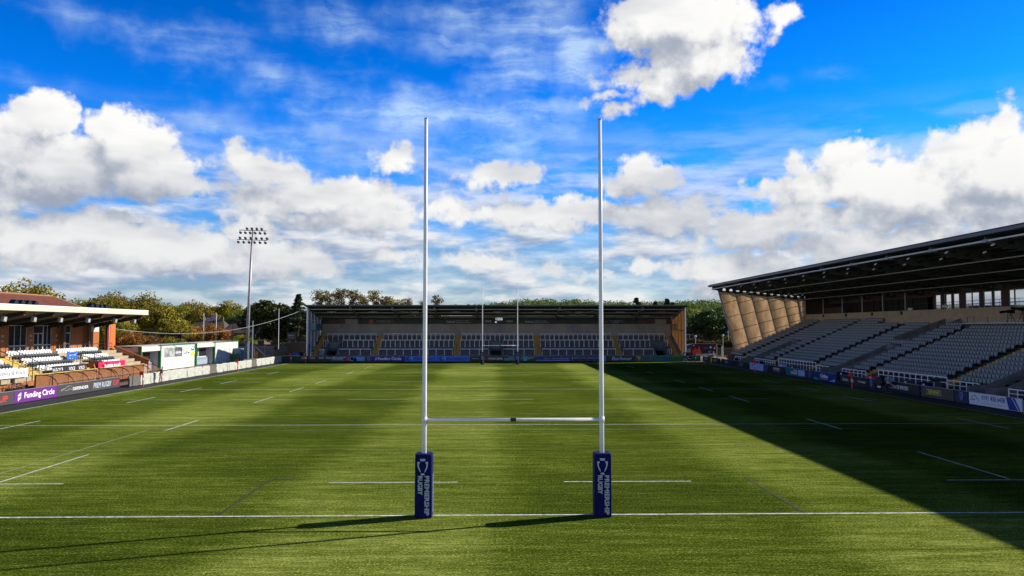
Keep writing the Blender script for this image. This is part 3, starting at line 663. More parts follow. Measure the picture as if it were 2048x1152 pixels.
# end walls: translucent sheeting on steel ribs
trans_l = mat('translucent grey sheeting', (.40, .44, .47), .5, var=.1, trans=.55, stretch=(1, 3, .3))
trans_r = mat('translucent amber sheeting', (.42, .27, .14), .5, var=.15, trans=.6, stretch=(1, 3, .3))
for X, m_, s_ in ((FX0, trans_l, 1), (FX1, trans_r, -1)):
    b = MB(); b.prism([(105.9, .9), (105.9, 9.25), (115.2, 7.9), (115.2, 4.4), (107.2, .9)], 0, X, X + .03 * s_); w_ = b.build('end_wall', m_, fs)
    b = MB()
    for i, y in enumerate((105.9, 108.2, 110.5, 112.8, 115.1)):
        zt = 9.25 - (y - 105.9) * .145; zb = .1 if i == 0 else max(.9, .9 + (y - 107.2) * .44)
        b.box(min(X + s_ * .04, X + s_ * .16), max(X + s_ * .04, X + s_ * .16), y - .06, y + .06, zb, zt)
    for k in range(1, 4):
        z_ = 9.25 - k * 2.05
        b.tube([(X + s_ * .08, 105.9, z_), (X + s_ * .08, min(115.1, 107.2 + (z_ - .5) / .44), z_ - .25)], .035, 5)
    b.box(min(X + s_ * .1, X + s_ * .22), max(X + s_ * .1, X + s_ * .22), 106.0, 111.5, 5.3, 5.38)
    b.build('ribs', white_paint if s_ == 1 else mat('brown grey steel', (.22, .16, .11), .5), w_)
    b = MB(); b.box(min(X + s_ * .2, X + s_ * 1.4), max(X + s_ * .2, X + s_ * 1.4), 106.2, 111.2, 5.42, 6.5)
    b.build('services_box', mat('blue grey plate', (.08, .15, .2), .5), w_) if s_ == 1 else None
    if s_ == -1:
        b2 = MB()
        for k in range(14): b2.tube([(X - 1.3, 106.2 + k * .38, 5.42), (X - 1.3, 106.2 + k * .38, 6.5)], .025, 4)
        b2.tube([(X - 1.3, 106.2, 6.5), (X - 1.3, 111.2, 6.5)], .03, 5); b2.box(X - 1.4, X - .2, 106.2, 111.2, 5.36, 5.42); b2.build('balcony', black_rail, w_)
    b = MB(); b.tube([(X, 105.75, 0), (X, 105.75, 9.3)], .11, 8); b.build('corner_post', white_paint, fs)
# signs along the back wall
def wsign(u0, u1, z0, z1, m, label, cat='sign', g='signs along the back wall of the far stand'):
    k = (114.9 + 24.17) / 1506.4; x0, x1 = -.526 + (u0 - 993.6) * k, -.526 + (u1 - 993.6) * k
    r = root('wall_sign', ((x0 + x1) / 2, 114.95, z0), label, cat, g); b_ = MB(); b_.box(x0, x1, 114.90, 114.98, z0, z1); b_.build('panel', m, r)
    r['_k'] = 1; return r, x0, x1
def wt(r, s, x, z, h, w, m, bold=.01): text(s, m, r, 'F', (x, 114.9, z), h, w, bold)
pic = mat('red brown picture print', (.14, .04, .02), .5, var=.9, scale=.8)
for u0, u1, w_ in ((660, 717.5, 'left'), (1279, 1334, 'right')):
    r, x0, x1 = wsign(u0, u1, 6.5, 7.42, pic, 'banner with a red brown picture and a pale half, near the %s end' % ('amber' if w_ == 'right' else 'grey'))
    b = MB(); b.box(x0 + 3, x1, 114.885, 114.899, 6.52, 7.4); b.build('panel', mat('pale beige print', (.30, .27, .23), .6), r)
r, x0, x1 = wsign(735, 793, 6.5, 7.35, black_board, 'black banner with a red ball device and small lettering')
wt(r, 'the real game changer', x0 + 3.1, 7.03, .22, 2.6, silver_ink); wt(r, 'talk to us about energy', x0 + 3.0, 6.7, .13, 2.3, silver_ink, 0)
b = MB(); b.tube([(x0 + .8, 114.885, 6.95), (x0 + .8, 114.9, 6.95)], .34, 14); b.build('emblem', red_ink, r); wt(r, 'npower', x1 - .6, 7.0, .14, .7, red_ink)
for u0, u1, w_ in ((887, 948, 'left of the clock'), (1043, 1104, 'right of the clock')):
    r, x0, x1 = wsign(u0, u1, 6.5, 7.35, black_board, 'black banner with white lettering and two small lines, %s' % w_)
    wt(r, 'Stelrad', x0 + 1.4, 6.93, .36, 1.5, silver_ink); wt(r, 'HELPING TO HEAT', x1 - 2.1, 7.05, .16, 2.4, silver_ink, 0); wt(r, 'HOMES SUSTAINABLY', x1 - 1.9, 6.75, .16, 2.8, silver_ink, 0)
for u0, u1, w_ in ((967, 986, 'left'), (1009, 1029, 'right')):
    r, x0, x1 = wsign(u0, u1, 6.5, 7.35, black_board, 'small black sign with a white logo directly %s of the clock' % w_); wt(r, 'VX3', (x0 + x1) / 2, 7.0, .36, 1.15, white_ink, 0)
r, x0, x1 = wsign(988, 1007, 6.5, 7.7, black_board, 'match clock showing white digits high on the back wall', 'clock')
lit = bpy.data.materials.new('lit white digits'); lit.use_nodes = True; lb_ = lit.node_tree.nodes['Principled BSDF']; lb_.inputs['Base Color'].default_value = (.8, .8, .8, 1)
lb_.inputs['Emission Color'].default_value = (.9, .95, 1, 1); lb_.inputs['Emission Strength'].default_value = .5
text('1255', lit, r, 'F', ((x0 + x1) / 2 + .1, 114.9, 7.42), .46, 1.25, .02, name='digits'); text('40', lit, r, 'F', (x0 + .35, 114.9, 6.85), .26, .4, .01, name='digits')
b = MB(); b.box(x0, x1 - .1, 114.8, 115.0, 7.7, 7.74); b.build('hood', dark_steel, r)
r, x0, x1 = wsign(1208, 1257, 6.5, 7.35, black_board, 'black banner with two grey lines and round emblems, right of the near right post')
wt(r, 'IN A DIFFERENT', (x0 + x1) / 2, 7.08, .2, 2.3, silver_ink, 0); wt(r, 'LEAGUE', (x0 + x1) / 2, 6.78, .2, 1.2, silver_ink, 0)
for xx in (x0 + .5, x1 - 1.1):
    b = MB(); b.tube([(xx, 114.885, 6.95), (xx, 114.9, 6.95)], .26, 14); b.build('emblem', mat('dull red print', (.2, .03, .03), .5), r)
for i, u in enumerate((685.5, 841, 998, 1147, 1304)):
    r, x0, x1 = wsign(u - 2.2, u + 2.2, 5.75, 6.2, mat('signal blue', (.01, .12, .5), .5), 'small blue letter sign, %s from the grey end wall' % ordn(i), 'sign', 'blue letter signs on the back wall')
    wt(r, 'ABCDE'[i], (x0 + x1) / 2, 5.97, .24, .18, white_ink)
# crush barriers: frames of white tube, three rows
cb_n = 0
def crush(x0, x1, y, z, h, row, idx, blk):
    r = root('crush_barrier', ((x0 + x1) / 2, y, z), 'white crush barrier, %s in the %s row of the %s terrace block' % (ordn(idx), row, blk), 'crush barrier', 'white crush barriers on the far terrace')
    m = MB(); m.tube([(x0, y, z), (x0, y, z + h), (x1, y, z + h), (x1, y, z)], .07, 6); m.build('frame', white_paint, r)
    for k in ((.33, .67) if x1 - x0 > 2 else (.5,)):
        xx = x0 + (x1 - x0) * k; p_ = MB(); p_.tube([(xx, y, z + .12), (xx, y, z + h)], .055, 5); p_.box(xx - .16, xx + .16, y - .04, y + .1, z + .06, z + .14); p_.build('post', white_paint, r)
blk_n = ('leftmost', 'second', 'middle', 'fourth', 'rightmost')
be = [FX0 + .9] + list(aisle) + [FX1 - 1.3]
for row, (y, h) in (('top', (113.3, 1.25)), ('middle', (110.6, 1.3)), ('front', (107.6, 1.1))):
    z = .55 + math.ceil((y - 106.6) / .42) * .187 - .1
    for bi in range(5):
        a0, a1 = be[bi] + (.65 if bi else .9), be[bi + 1] - .65
        if row == 'middle': a0 += -.1; a1 += .0
        spans = [(a0, a1)]
        if row != 'top':
            for v in vom:
                spans = [q for s0, s1 in spans for q in (((s0, v - 1.25), (v + 1.25, s1)) if s0 < v < s1 else ((s0, s1),))]
        i = 0
        for s0, s1 in spans:
            if s1 - s0 < .7: continue
            n = max(1, round((s1 - s0) / (2.8 if row != 'front' else 4.6))); w_ = (s1 - s0) / n
            for k in range(n): crush(s0 + k * w_ + .03, s0 + (k + 1) * w_ - .03, y, z, h, row, i, blk_n[bi]); i += 1
# ------------------------------------------------------------------ tip-up seats
def seatgeom(mb, x, y, z, s, w=.42, mi=0, mj=0, mk=0):
    w *= .90
    """seat on a tread at height z; s=+1 looks towards -x (right stand), s=-1 towards +x"""
    h = w / 2; pts = []
    # backrest: rounded shell, curved across its width, leaning back
    for (zz, hw, dx) in ((.42, .80, .02), (.62, 1.0, .05), (.76, .96, .08), (.83, .70, .095)):
        pts.append([(x + s * (dx + .035 * (1 - abs(q))), y + q * hw * h, z + zz) for q in (-1, -.5, 0, .5, 1)])
    v = [p for row in pts for p in row]; n = 5
    bk = [(p[0] + s * .03, p[1], p[2]) for p in v]
    fs = [(i * n + j, i * n + j + 1, (i + 1) * n + j + 1, (i + 1) * n + j) for i in range(3) for j in range(4)]
    fs2 = [tuple(k + 20 for k in f) for f in fs]
    rim = [0, 1, 2, 3, 4, 9, 14, 19, 18, 17, 16, 15, 10, 5]
    fr = [(rim[i], rim[(i + 1) % 14], rim[(i + 1) % 14] + 20, rim[i] + 20) for i in range(14)]
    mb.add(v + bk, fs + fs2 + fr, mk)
    # folded pan in front, and bracket
    mb.box(min(x - s * .10, x - s * .02), max(x - s * .10, x - s * .02), y - h * .82, y + h * .82, z + .30, z + .66, mi)
    mb.box(min(x - s * .02, x + s * .10), max(x - s * .02, x + s * .10), y - .03, y + .03, z, z + .45, mj)
# ------------------------------------------------------------------ right stand
ms_ = root('covered_grandstand', (46, 60, 0), 'large covered grandstand with grey seats, dark cantilevered roof and amber end wall', 'grandstand')
SY0, SY1 = -4.0, 105.5
NR, RD, RH = 17, .78, .335
def rx(i): return 39.3 + RD * i
def rz(i): return 1.0 + RH * i
VL = [(5.2, 7.4), (33.2, 35.4), (60.4, 62.6), (88.6, 90.8)]            # lower passages
VU = (61.0, 64.0)                                                       # upper passage
AIS = (14.0, 27.6, 41.8, 56.0, 70.2, 84.0, 97.6)
def profile(i0, i1, zb=0.):
    p = [(rx(i0), zb)]
    for i in range(i0, i1): p += [(rx(i), rz(i)), (rx(i + 1), rz(i))]
    return p + [(rx(i1), zb)]
tb = MB(); cuts = [SY0] + [v for a in VL for v in a] + [SY1]
def tpr(i0, i1, y0, y1, zb=0.): tb.prism([(p[0], p[1]) for p in profile(i0, i1, zb)], 1, y0, y1)
for i in range(0, len(cuts), 2): tpr(0, 7, cuts[i], cuts[i + 1])
tb.prism([(p[0], p[1]) for p in profile(7, NR, 2.1)], 1, SY0, VU[0]); tb.prism([(p[0], p[1]) for p in profile(7, NR, 2.1)], 1, VU[1], SY1)
tb.prism([(p[0], p[1]) for p in profile(7, 9, 2.1)], 1, VU[0] + .001, VU[1] - .001)
tb.box(rx(9), rx(17), VU[0] + .001, VU[1] - .001, 2.1, rz(8))
tb.box(36.9, 39.3, SY0, SY1, 0, .12)
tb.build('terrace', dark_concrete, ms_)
for k, (y0, y1) in enumerate(VL):        # passages with raking side walls
    v = MB()
    for yy in (y0, y1):
        o_ = -.16 if yy == y0 else 0
        v.prism([(37.0, 0), (37.0, 1.25), (38.7, 1.35), (rx(7) + .2, rz(7) + .62), (rx(7) + .2, 0)], 1, yy + o_, yy + o_ + .16)
    v.box(rx(7) - .1, rx(7) + .06, y0, y1, 2.2, rz(7) + .62)
    vo = v.build('passage', concrete, ms_)
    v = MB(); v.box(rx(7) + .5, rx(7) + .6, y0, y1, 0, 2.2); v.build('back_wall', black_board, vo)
    if k == 1:
        v = MB(); v.box(41.2, 42.0, y0 - .28, y0 - .17, 2.0, 2.75); v.box(41.4, 41.8, y0 - .31, y0 - .28, 2.2, 2.3, 1); v.build('speaker_box', [black_board, silver_ink], vo)
v = MB()
for yy in (VU[0], VU[1]): v.prism([(rx(9), 3.0), (rx(9), rz(9) + .75), (52.5, rz(16) + .55), (52.5, 3.0)], 1, yy - .08, yy + .08)
v.build('upper_passage', concrete, ms_)
# yellow nosings down the aisles
for k, a_ in enumerate(AIS):
    s_ = MB()
    for i in range(NR):
        s_.box(rx(i) - .012, rx(i) + .30, a_ - .62, a_ + .62, rz(i) - .2, rz(i) + .008)
        s_.box(rx(i) - .36, rx(i) - .013, a_ - .6, a_ + .6, rz(i) - RH + .02, rz(i) - RH + .17)
    s_.build('aisle_steps', yellow_step, ms_)
# upper parapet, gallery and back wall
pb = MB(); y = SY0
while y < SY1 - .1:
    y2 = min(y + 4.6, SY1); pb.box(52.95, 53.15, y + .012, y2 - .012, 7.06, 8.08); y = y2
pb.box(52.6, 52.75, 56.5, 78.5, 5.9, 7.02); pb.box(52.75, 53.3, SY0, SY1, 6.2, 7.055)
pb.build('parapet', buff_panel, ms_)
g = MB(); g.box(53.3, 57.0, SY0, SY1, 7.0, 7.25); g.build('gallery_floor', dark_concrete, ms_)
plum = mat('dusky plum render', (.105, .065, .062), .8, var=.12)
g = MB(); g.box(57.0, 57.3, SY0, 74.0, 7.25, 11.2); g.box(57.0, 57.3, 74.0, SY1, 9.9, 11.2); g.box(57.0, 57.3, 74, SY1, 7.25, 7.6)
g.box(56.3, 57.0, 98.5, SY1, 7.25, 9.2); g.box(60.6, 60.8, SY0, SY1 + .8, 6.2, 11.3); g.box(53.2, 60.8, SY1 + .3, SY1 + .5, 6.2, 11.6); gw = g.build('gallery_wall', plum, ms_)
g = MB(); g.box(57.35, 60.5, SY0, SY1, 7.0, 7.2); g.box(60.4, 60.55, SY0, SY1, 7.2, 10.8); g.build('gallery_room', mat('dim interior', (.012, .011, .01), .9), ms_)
wglass = bpy.data.materials.new('reflecting window glass'); wglass.use_nodes = True; wb = wglass.node_tree.nodes['Principled BSDF']
wb.inputs['Base Color'].default_value = (.62, .62, .64, 1); wb.inputs['Metallic'].default_value = 1.0; wb.inputs['Roughness'].default_value = .03
for i, (ya, yb) in enumerate(((73.2, 72.2), (71.2, 69.9), (69.3, 68.3), (66.9, 65.8), (65.6, 64.4), (63.4, 62.1), (61.6, 60.5), (59.0, 58.3), (58.1, 56.5), (53.5, 52.3), (51.9, 50.2))):
    f = MB(); y0, y1 = yb, ya
    for (p, q, a, c_) in ((y0 - .07, y0, 8.0, 10.05), (y1, y1 + .07, 8.0, 10.05), (y0 - .07, y1 + .07, 10.05, 10.15), (y0 - .07, y1 + .07, 7.93, 8.0), (y0, y1, 8.72, 8.78)): f.box(56.93, 57.05, p, q, a, c_)
    fo = f.build('window', mat('pale window frame', (.45, .46, .45), .5), ms_); f = MB(); f.box(56.96, 56.99, y0, y1, 8.0, 10.05); f.build('pane', wglass, fo)
for i, yy in enumerate((72.5, 66.5, 61.0, 54.8)):
    f = MB(); f.box(56.85, 56.95, yy - 1.1, yy + 1.1, 10.35, 10.7); o_ = f.build('name_plate', mat('dim grey green sign', (.12, .16, .13), .6), ms_)
for i in range(7):
    yy = 77.0 + i * 3.6; f = MB(); f.box(56.98, 57.02, yy - 1.7, yy + 1.7, 7.62, 9.88); fo = f.build('glazed_screen', mat('matt dark glazing', (.012, .014, .016), .5, spec=.2), ms_)
    for q in (-1.75, 0): f = MB(); f.box(56.9, 57.03, yy + q - .05, yy + q + .05, 7.6, 9.9); f.build('mullion', dark_steel, fo)
for yy in (101, 94.0, 87.5, 81.5, 75.6): 
    f = MB(); f.tube([(54.2, yy, 7.25), (54.2, yy, 10.6)], .09, 8); f.build('column', grey_steel, ms_)
f = MB(); f.tube([(53.4, 45, 8.9), (53.4, 74, 8.9)], .025, 5); f.tube([(53.4, 45, 8.5), (53.4, 74, 8.5)], .015, 4)
for k in range(20): f.tube([(53.4, 45 + k * 1.5, 8.05), (53.4, 45 + k * 1.5, 8.9)], .02, 4)
f.build('gallery_rail', black_rail, ms_)
for yy, zz in ((72.0, 8.1), (64.5, 8.25)):
    f = MB(); f.box(52.8, 52.93, yy - .5, yy + .5, zz, zz + .3); f.build('screen', mat('pale lit screen', (.5, .55, .55), .4), ms_)
for yy in (98, 90, 82, 74.2):
    f = MB(); f.box(52.75, 52.94, yy - .12, yy + .12, 7.55, 8.0); f.build('loudspeaker', black_board, ms_)
# roof deck, castellated rafters with round holes, edge tube with lamps
def dk(x): return 13.02 - .098 * (x - 36.5)
b = MB(); b.prism([(36.35, 13.08), (36.6, 13.30), (37.4, 13.42), (62, 10.95), (62, 10.75), (38.0, dk(38.0)), (36.5, 12.86)], 1, SY0 - .6, SY1 + .9)
b.build('roof', roof_dark, ms_)
b = MB(); b.box(36.28, 36.36, SY0 - .6, SY1 + .9, 12.9, 13.14); b.build('fascia', mat('violet grey fascia', (.10, .09, .115), .45, var=.08), ms_)
steel_d = mat('dark rafter paint', (.085, .088, .085), .6, var=.12)
for k in range(15):
    y = SY1 - .35 - k * 7.28
    if y < SY0: break
    b = MB(); x = 38.2
    while x < 60.4:
        w_ = 1.18; zt = dk(x + w_ / 2) - .02; zb = zt - .82; zc = (zt + zb) / 2; n = 12; vs = []; per = []
        for j in range(n):
            t_ = 2 * math.pi * (j + .5) / n; ct, st = math.cos(t_), math.sin(t_)
            vs.append((x + w_ / 2 + .27 * ct, y, zc + .27 * st)); kx = min(w_ / 2 / max(abs(ct), 1e-6), .41 / max(abs(st), 1e-6)); per.append((x + w_ / 2 + kx * ct, y, zc + kx * st))
        fs_ = [(j, (j + 1) % n, n + (j + 1) % n, n + j) for j in range(n)]
        b.add(vs + per, fs_)
        cor = [(x, y, zb), (x + w_, y, zb), (x + w_, y, zt), (x, y, zt)]
        idx = {0: (6 + 2, 6 + 3)}
        for (cx, cz), (ja, jb) in (((x + w_, zt), (0, 1)), ((x, zt), (4, 5)), ((x, zb), (6, 7)), ((x + w_, zb), (10, 11))):
            b.add([per[ja], per[jb], (cx, y, cz)], [(0, 1, 2)])
        b.prism([(x, zb - .05), (x + w_, zb - .05 - .098 * w_ * 0), (x + w_, zb), (x, zb)], 1, y - .12, y + .12)
        b.box(x, x + w_, y - .1, y + .1, zt, zt + .05)
        x += w_
    b.prism([(36.75, 12.5), (38.2, 12.0), (38.2, 12.85), (36.7, 12.95)], 1, y - .05, y + .05)
    b.prism([(36.7, 12.38), (37.3, 12.3), (37.2, 12.62), (36.75, 12.62)], 1, y - .28, y + .28, 1)
    b.build('rafter', [steel_d, grey_steel], ms_)
b = MB(); b.tube([(36.85, SY0 - .3, 12.5), (36.85, SY1 + .3, 12.5)], .075, 8); b.build('edge_tube', white_paint, ms_)
b = MB()
for (x, z) in ((41.5, 11.62), (46.5, 11.12), (51.5, 10.62)): b.box(x - .04, x + .04, SY0, SY1, z - .05, z + .03)
for x in [39.0 + 1.9 * i for i in range(12)]: b.box(x - .05, x + .05, SY0, SY1, dk(x) - .12, dk(x) - .02, 1)
b.build('purlins', [mat('pale primed steel', (.42, .42, .38)), steel_d], ms_)
for k in range(22):      # small floodlamps hung beneath the edge tube and the first purlin
    y = 29 + k * 2.95
    b = MB(); xx = 37.1 if k % 2 else 38.4; z0 = 12.28 if k % 2 else 12.0
    b.tube([(xx, y, z0 + .25), (xx, y, z0)], .02, 4); b.prism([(xx - .12, z0 - .14), (xx + .06, z0 - .02), (xx + .08, z0 - .10), (xx - .08, z0 - .21)], 1, y - .13, y + .13, 1)
    b.build('floodlamp', [dark_steel, white_paint], ms_)
# far end wall: leaning amber sheeting in bays
amber = mat('translucent tan sheeting', (.54, .34, .17), .5, var=.25, trans=.58, stretch=(1.2, 1, .4), scale=1.2)
YE = SY1
ew = [(37.85, 12.25), (40.9, .95), (53.05, 7.0), (53.05, 11.25)]
cols = [(37.85, 12.3, 40.88, 1.0), (40.7, 12.15, 43.25, 2.25), (43.45, 11.95, 45.6, 3.4), (46.2, 11.7, 47.95, 4.6), (49.1, 11.4, 50.3, 5.75), (51.5, 11.2, 52.4, 6.8), (53.05, 11.1, 53.05, 7.1)]
for i in range(6):
    (xa, za, xb, zb), (xc, zc, xd, zd) = cols[i], cols[i + 1]
    b = MB(); n = 6; vs = []
    for j in range(n + 1):
        for kk in range(9):
            u_ = j / n; w_ = kk / 8; tx = xa + (xb - xa) * w_; tz = za + (zb - za) * w_; ux = xc + (xd - xc) * w_; uz = zc + (zd - zc) * w_
            sag = .20 * math.sin(math.pi * u_)
            vs.append((tx + (ux - tx) * u_, YE + .12 + sag, tz + (uz - tz) * u_))
    b.add(vs, [(j * 9 + kk, j * 9 + kk + 1, (j + 1) * 9 + kk + 1, (j + 1) * 9 + kk) for j in range(n) for kk in range(8)])
    po = b.build('end_panel', amber, ms_, smooth=True)
    b = MB()
    for kk in (1, 2, 3, 4):
        w0 = kk / 4.7; p0 = (xa + (xb - xa) * w0, za + (zb - za) * w0)
        # horizontal rails rise to the right, following the rake
        q = [(p0[0] + (.0), YE + .06, p0[1])]; 
        for u_ in (.33, .66, 1.0):
            dx = (xc - xa) * u_ + (xb - xa) * w0 * (1 - u_) + (xd - xc) * w0 * u_ - (xb - xa) * w0
            q.append((p0[0] + dx, YE + .06 + .12 * math.sin(math.pi * u_), p0[1] + dx * .26 + .02))
        if q[-1][2] < zc: b.tube(q, .045, 5)
    if b.v: b.build('rail', dark_steel, po)
for i, (xa, za, xb, zb) in enumerate(cols):
    b = MB(); b.tube([(xa, YE - .05, za), (xb, YE - .05, zb - .15)], .10 if i else .13, 8); b.build('end_column', grey_steel, ms_)
b = MB(); b.tube([(40.88, YE, .9), (53.05, YE, 7.0)], .09, 6); b.tube([(40.9, YE - .2, 1.1), (53.05, YE - .2, 7.2)], .05, 6); b.build('raking_rail', mat('tan painted steel', (.42, .27, .15), .5), ms_)
b = MB(); b.tube([(37.9, YE - .02, 11.9), (43.2, YE - .02, 6.9)], .018, 4); b.tube([(42.5, YE - .02, 4.0), (38.9, YE - .02, 8.4)], .018, 4); b.tube([(39.2, YE, 7.9), (43.0, YE, 2.4)], .018, 4); b.tube([(41.1, YE, 12), (38.6, YE, 9.3)], .018, 4)
b.build('brace_wire', dark_steel, ms_)
b = MB(); b.prism([(39.3, 0), (40.7, .0), (53.2, 5.4), (53.2, 6.95), (40.9, .85), (39.3, 1.2)], 1, YE - .12, YE + .12); b.build('end_plinth', concrete, ms_)
for (x, z) in ((45.2, 3.0), (50.0, 5.3)):
    b = MB(); b.box(x - .3, x + .3, YE - .3, YE - .12, z - .9, z + .15); b.build('stub_column', grey_steel, ms_)
b = MB(); b.tube([(37.3, YE, 12.4), (31, YE + 22, 0)], .02, 4); b.build('guy_wire', dark_steel, ms_)
# ---- seats of the right stand
def seat_free(i, y):
    for a_ in AIS:
        if abs(y - a_) < .92: return False
    for y0, y1 in VL:
        if i < 8 and y0 - .4 < y < y1 + .4: return False
    if i >= 9 and VU[0] - .4 < y < VU[1] + .4: return False
    if i >= 14 and 44 < y < 57.5: return False
    if i >= 14 and 56 < y < 78: return i < 15
    return True
camv = Vector(cam.location)
slots = []
for i in range(NR):
    y = 21.0; k = 0
    while y < SY1 - .6:
        if seat_free(i, y): slots.append((i, y))
        y += .5
def inview(x, y): return (x + .526) * math.cos(.0203) - (y + 24.17) * math.sin(.0203) < ((x + .526) * math.sin(.0203) + (y + 24.17) * math.cos(.0203)) * (1024 / 1506.4) + .2
vis = [s_ for s_ in slots if inview(rx(s_[0]) + .5, s_[1])]
vis.sort(key=lambda s_: (Vector((rx(s_[0]) + .5, s_[1], rz(s_[0]))) - camv).length)
near = vis[:288]; rest = [s_ for s_ in slots if s_ not in set(near)]
b = MB(); random.seed(3)
for i, y in rest:
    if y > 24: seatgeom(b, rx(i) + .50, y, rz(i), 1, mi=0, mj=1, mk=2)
tag(b.build('stadium_seats', [seat_grey, dark_steel, seat_back], org=(46, 60, 0)), 'mass of grey folding seats filling the covered stand beyond the near blocks', 'seats', kind='stuff')
p = MB(); seatgeom(p, 0, 0, 0, 1, mj=1, mk=2); seat0 = None
blocks = [(-9, 27.6), (27.6, 33.2), (35.4, 41.8), (41.8, 56.0), (56.0, 60.4), (60.4, 70.2), (70.2, 84)]
bname = {0: 'block at the right edge', 1: 'block before the nearest passage', 2: 'block left of nearest passage', 3: 'block between two yellow aisles', 4: 'block left of second aisle', 5: 'block left of middle passage', 6: 'seventh block'}
cnt = {}
near.sort(key=lambda s_: (s_[0], s_[1]))
for i, y in near:
    bi = next(k for k, (a, c_) in enumerate(blocks) if a <= y < c_); key = (i, bi); c_ = cnt.get(key, 0); cnt[key] = c_ + 1
    lab = 'grey folding seat, %s from right, %s row, %s' % (ordn(c_), ordn(i), bname[bi])
    if seat0 is None:
        seat0 = p.build('stadium_seat', [seat_grey, dark_steel, seat_back], org=(0, 0, 0)); tag(seat0, lab, 'seat', 'grey folding seats of the covered stand'); seat0.location = (rx(i) + .5, y, rz(i))
    else: dup(seat0, (rx(i) + .5, y, rz(i)), label=lab)
# ---- white front railings
def railing(y0, y1, z, zt, label, x=38.1, curved=None):
    r = root('front_railing', (x, (y0 + y1) / 2, z), label, 'railing', 'white railings along the front of the covered stand')
    b = MB()
    if curved == 'lo': b.tube([(x, y0, z), (x, y0, zt - .15), (x, y0 + .12, zt), (x, y1, zt), (x, y1, z)], .05, 6)
    else: b.tube([(x, y0, z), (x, y0, zt), (x, y1, zt), (x, y1, z)], .05, 6)
    b.tube([(x, y0, (z + zt) / 2 + .06), (x, y1, (z + zt) / 2 + .06)], .04, 5); n = max(2, round((y1 - y0) / .95))
    b.build('rails', white_paint, r)
    for k in range(1, n): q = MB(); q.tube([(x, y0 + (y1 - y0) * k / n, z), (x, y0 + (y1 - y0) * k / n, zt)], .034, 5); q.build('baluster', white_paint, r)
railing(22.5, 32.2, .5, 1.26, 'white railing right of the nearest concrete passage')
railing(35.6, 39.9, .55, 1.38, 'white railing with a rounded end left of the nearest concrete passage', curved='lo')
railing(40.0, 51.6, .6, 1.60, 'long raised white railing behind the black board and walking person')
railing(54.2, 59.6, .55, 1.30, 'white railing just right of the middle concrete passage', curved='lo')
railing(62.9, 66.4, .55, 1.34, 'white railing with rounded end behind the deep blue board', curved='lo')
railing(66.6, 78.6, .6, 1.64, 'long raised white railing behind the teal board')
railing(80.0, 88.2, .5, 1.26, 'white railing right of the farthest concrete passage')
railing(91.2, 97.5, .5, 1.24, 'farthest white railing, beside the amber end wall')
# low coloured kit behind the boards
for i, (y, m_, w_) in enumerate(((47.5, pale_board, 'pale blue'), (44.2, seat_black, 'black'), (41.3, navy_vinyl, 'navy'), (50.6, magenta, 'red'), (70.5, seat_black, 'black'), (74.0, pale_board, 'pale blue'), (57.0, navy_vinyl, 'navy'), (82.5, navy_vinyl, 'navy'), (93.6, navy_vinyl, 'navy'))):
    r = root('equipment_box', (36.9, y, .12), '%s covered equipment box behind the boards below the %s' % (w_, ('raised railing, nearer part', 'raised railing, middle', 'raised railing, right end', 'raised railing, left end', 'farther raised railing, right', 'farther raised railing, left', 'railing by the middle passage', 'railing by the far passage', 'farthest railing')[i]), 'equipment box', 'covered boxes behind the right hand boards')
    b = MB(); b.prism([(y - .7, .12), (y + .7, .12), (y + .66, .95), (y + .2, 1.12), (y - .6, 1.05)], 0, 36.6, 37.2); b.build('cover', m_, r)
    b = MB(); b.box(36.58, 36.6, y - .5, y - .2, .5, 1.0); b.build('tag', white_ink, r)
# TV camera platform at the back of the seats
r = root('camera_platform', (51.0, 50.5, 5.6), 'black television platform above the back rows below the windows', 'platform')
b = MB(); b.box(50.2, 52.4, 44.0, 57.0, 5.75, 6.35); b.build('deck', black_board, r)
b = MB(); b.box(50.15, 50.2, 44.0, 57.0, 6.30, 6.36); b.build('edge_strip', white_paint, r)
b = MB()
for y in (44, 47, 49.8): b.tube([(50.3, y, 6.35), (50.3, y, 7.2)], .025, 5)
b.tube([(50.3, 44, 7.2), (50.3, 49.8, 7.2)], .025, 5); b.tube([(50.3, 44, 6.8), (50.3, 49.8, 6.8)], .02, 5)
b.build('rail', black_rail, r); b = MB()
for y in (55.2, 56.4): b.tube([(50.4, y, 6.35), (50.4, y, 7.0)], .025, 5)
b.tube([(50.4, 55.2, 7.0), (50.4, 56.6, 7.0)], .025, 5); b.build('rail', black_rail, r)
for j, (y, z, w_) in enumerate(((50.6, 7.3, 'with a long lens, left one'), (48.9, 7.5, 'tilted up, middle one'))):
    c_ = root('television_camera', (51.2, y, 6.35), 'black television camera on tripod %s on the platform' % w_, 'camera', 'television cameras on the platform')
    b = MB()
    for a in (0, 2.1, 4.2): b.tube([(51.2 + .45 * math.cos(a), y + .45 * math.sin(a), 6.35), (51.2, y, z)], .03, 5)
    b.build('tripod', black_rail, c_)
    b = MB(); b.box(50.95, 51.5, y - .18, y + .18, z, z + .38); b.tube([(50.95, y, z + .2), (50.2, y + .25, z + .12 + .2 * j)], .13, 10); b.box(51.4, 51.6, y - .1, y + .1, z + .38, z + .55); b.build('body', black_board, c_)
c_ = root('draped_camera', (51.3, 46.4, 6.35), 'tall camera under a black rain cover at the right end of the platform', 'camera')
b = MB(); n = 12
rg = [[(51.3 + rr * math.cos(2 * math.pi * j / n) * (1 + .12 * math.sin(3 * j)), 46.4 + rr * 1.3 * math.sin(2 * math.pi * j / n), zz) for j in range(n)] for rr, zz in ((.75, 6.35), (.7, 7.0), (.6, 7.9), (.5, 8.5), (.2, 8.75))]
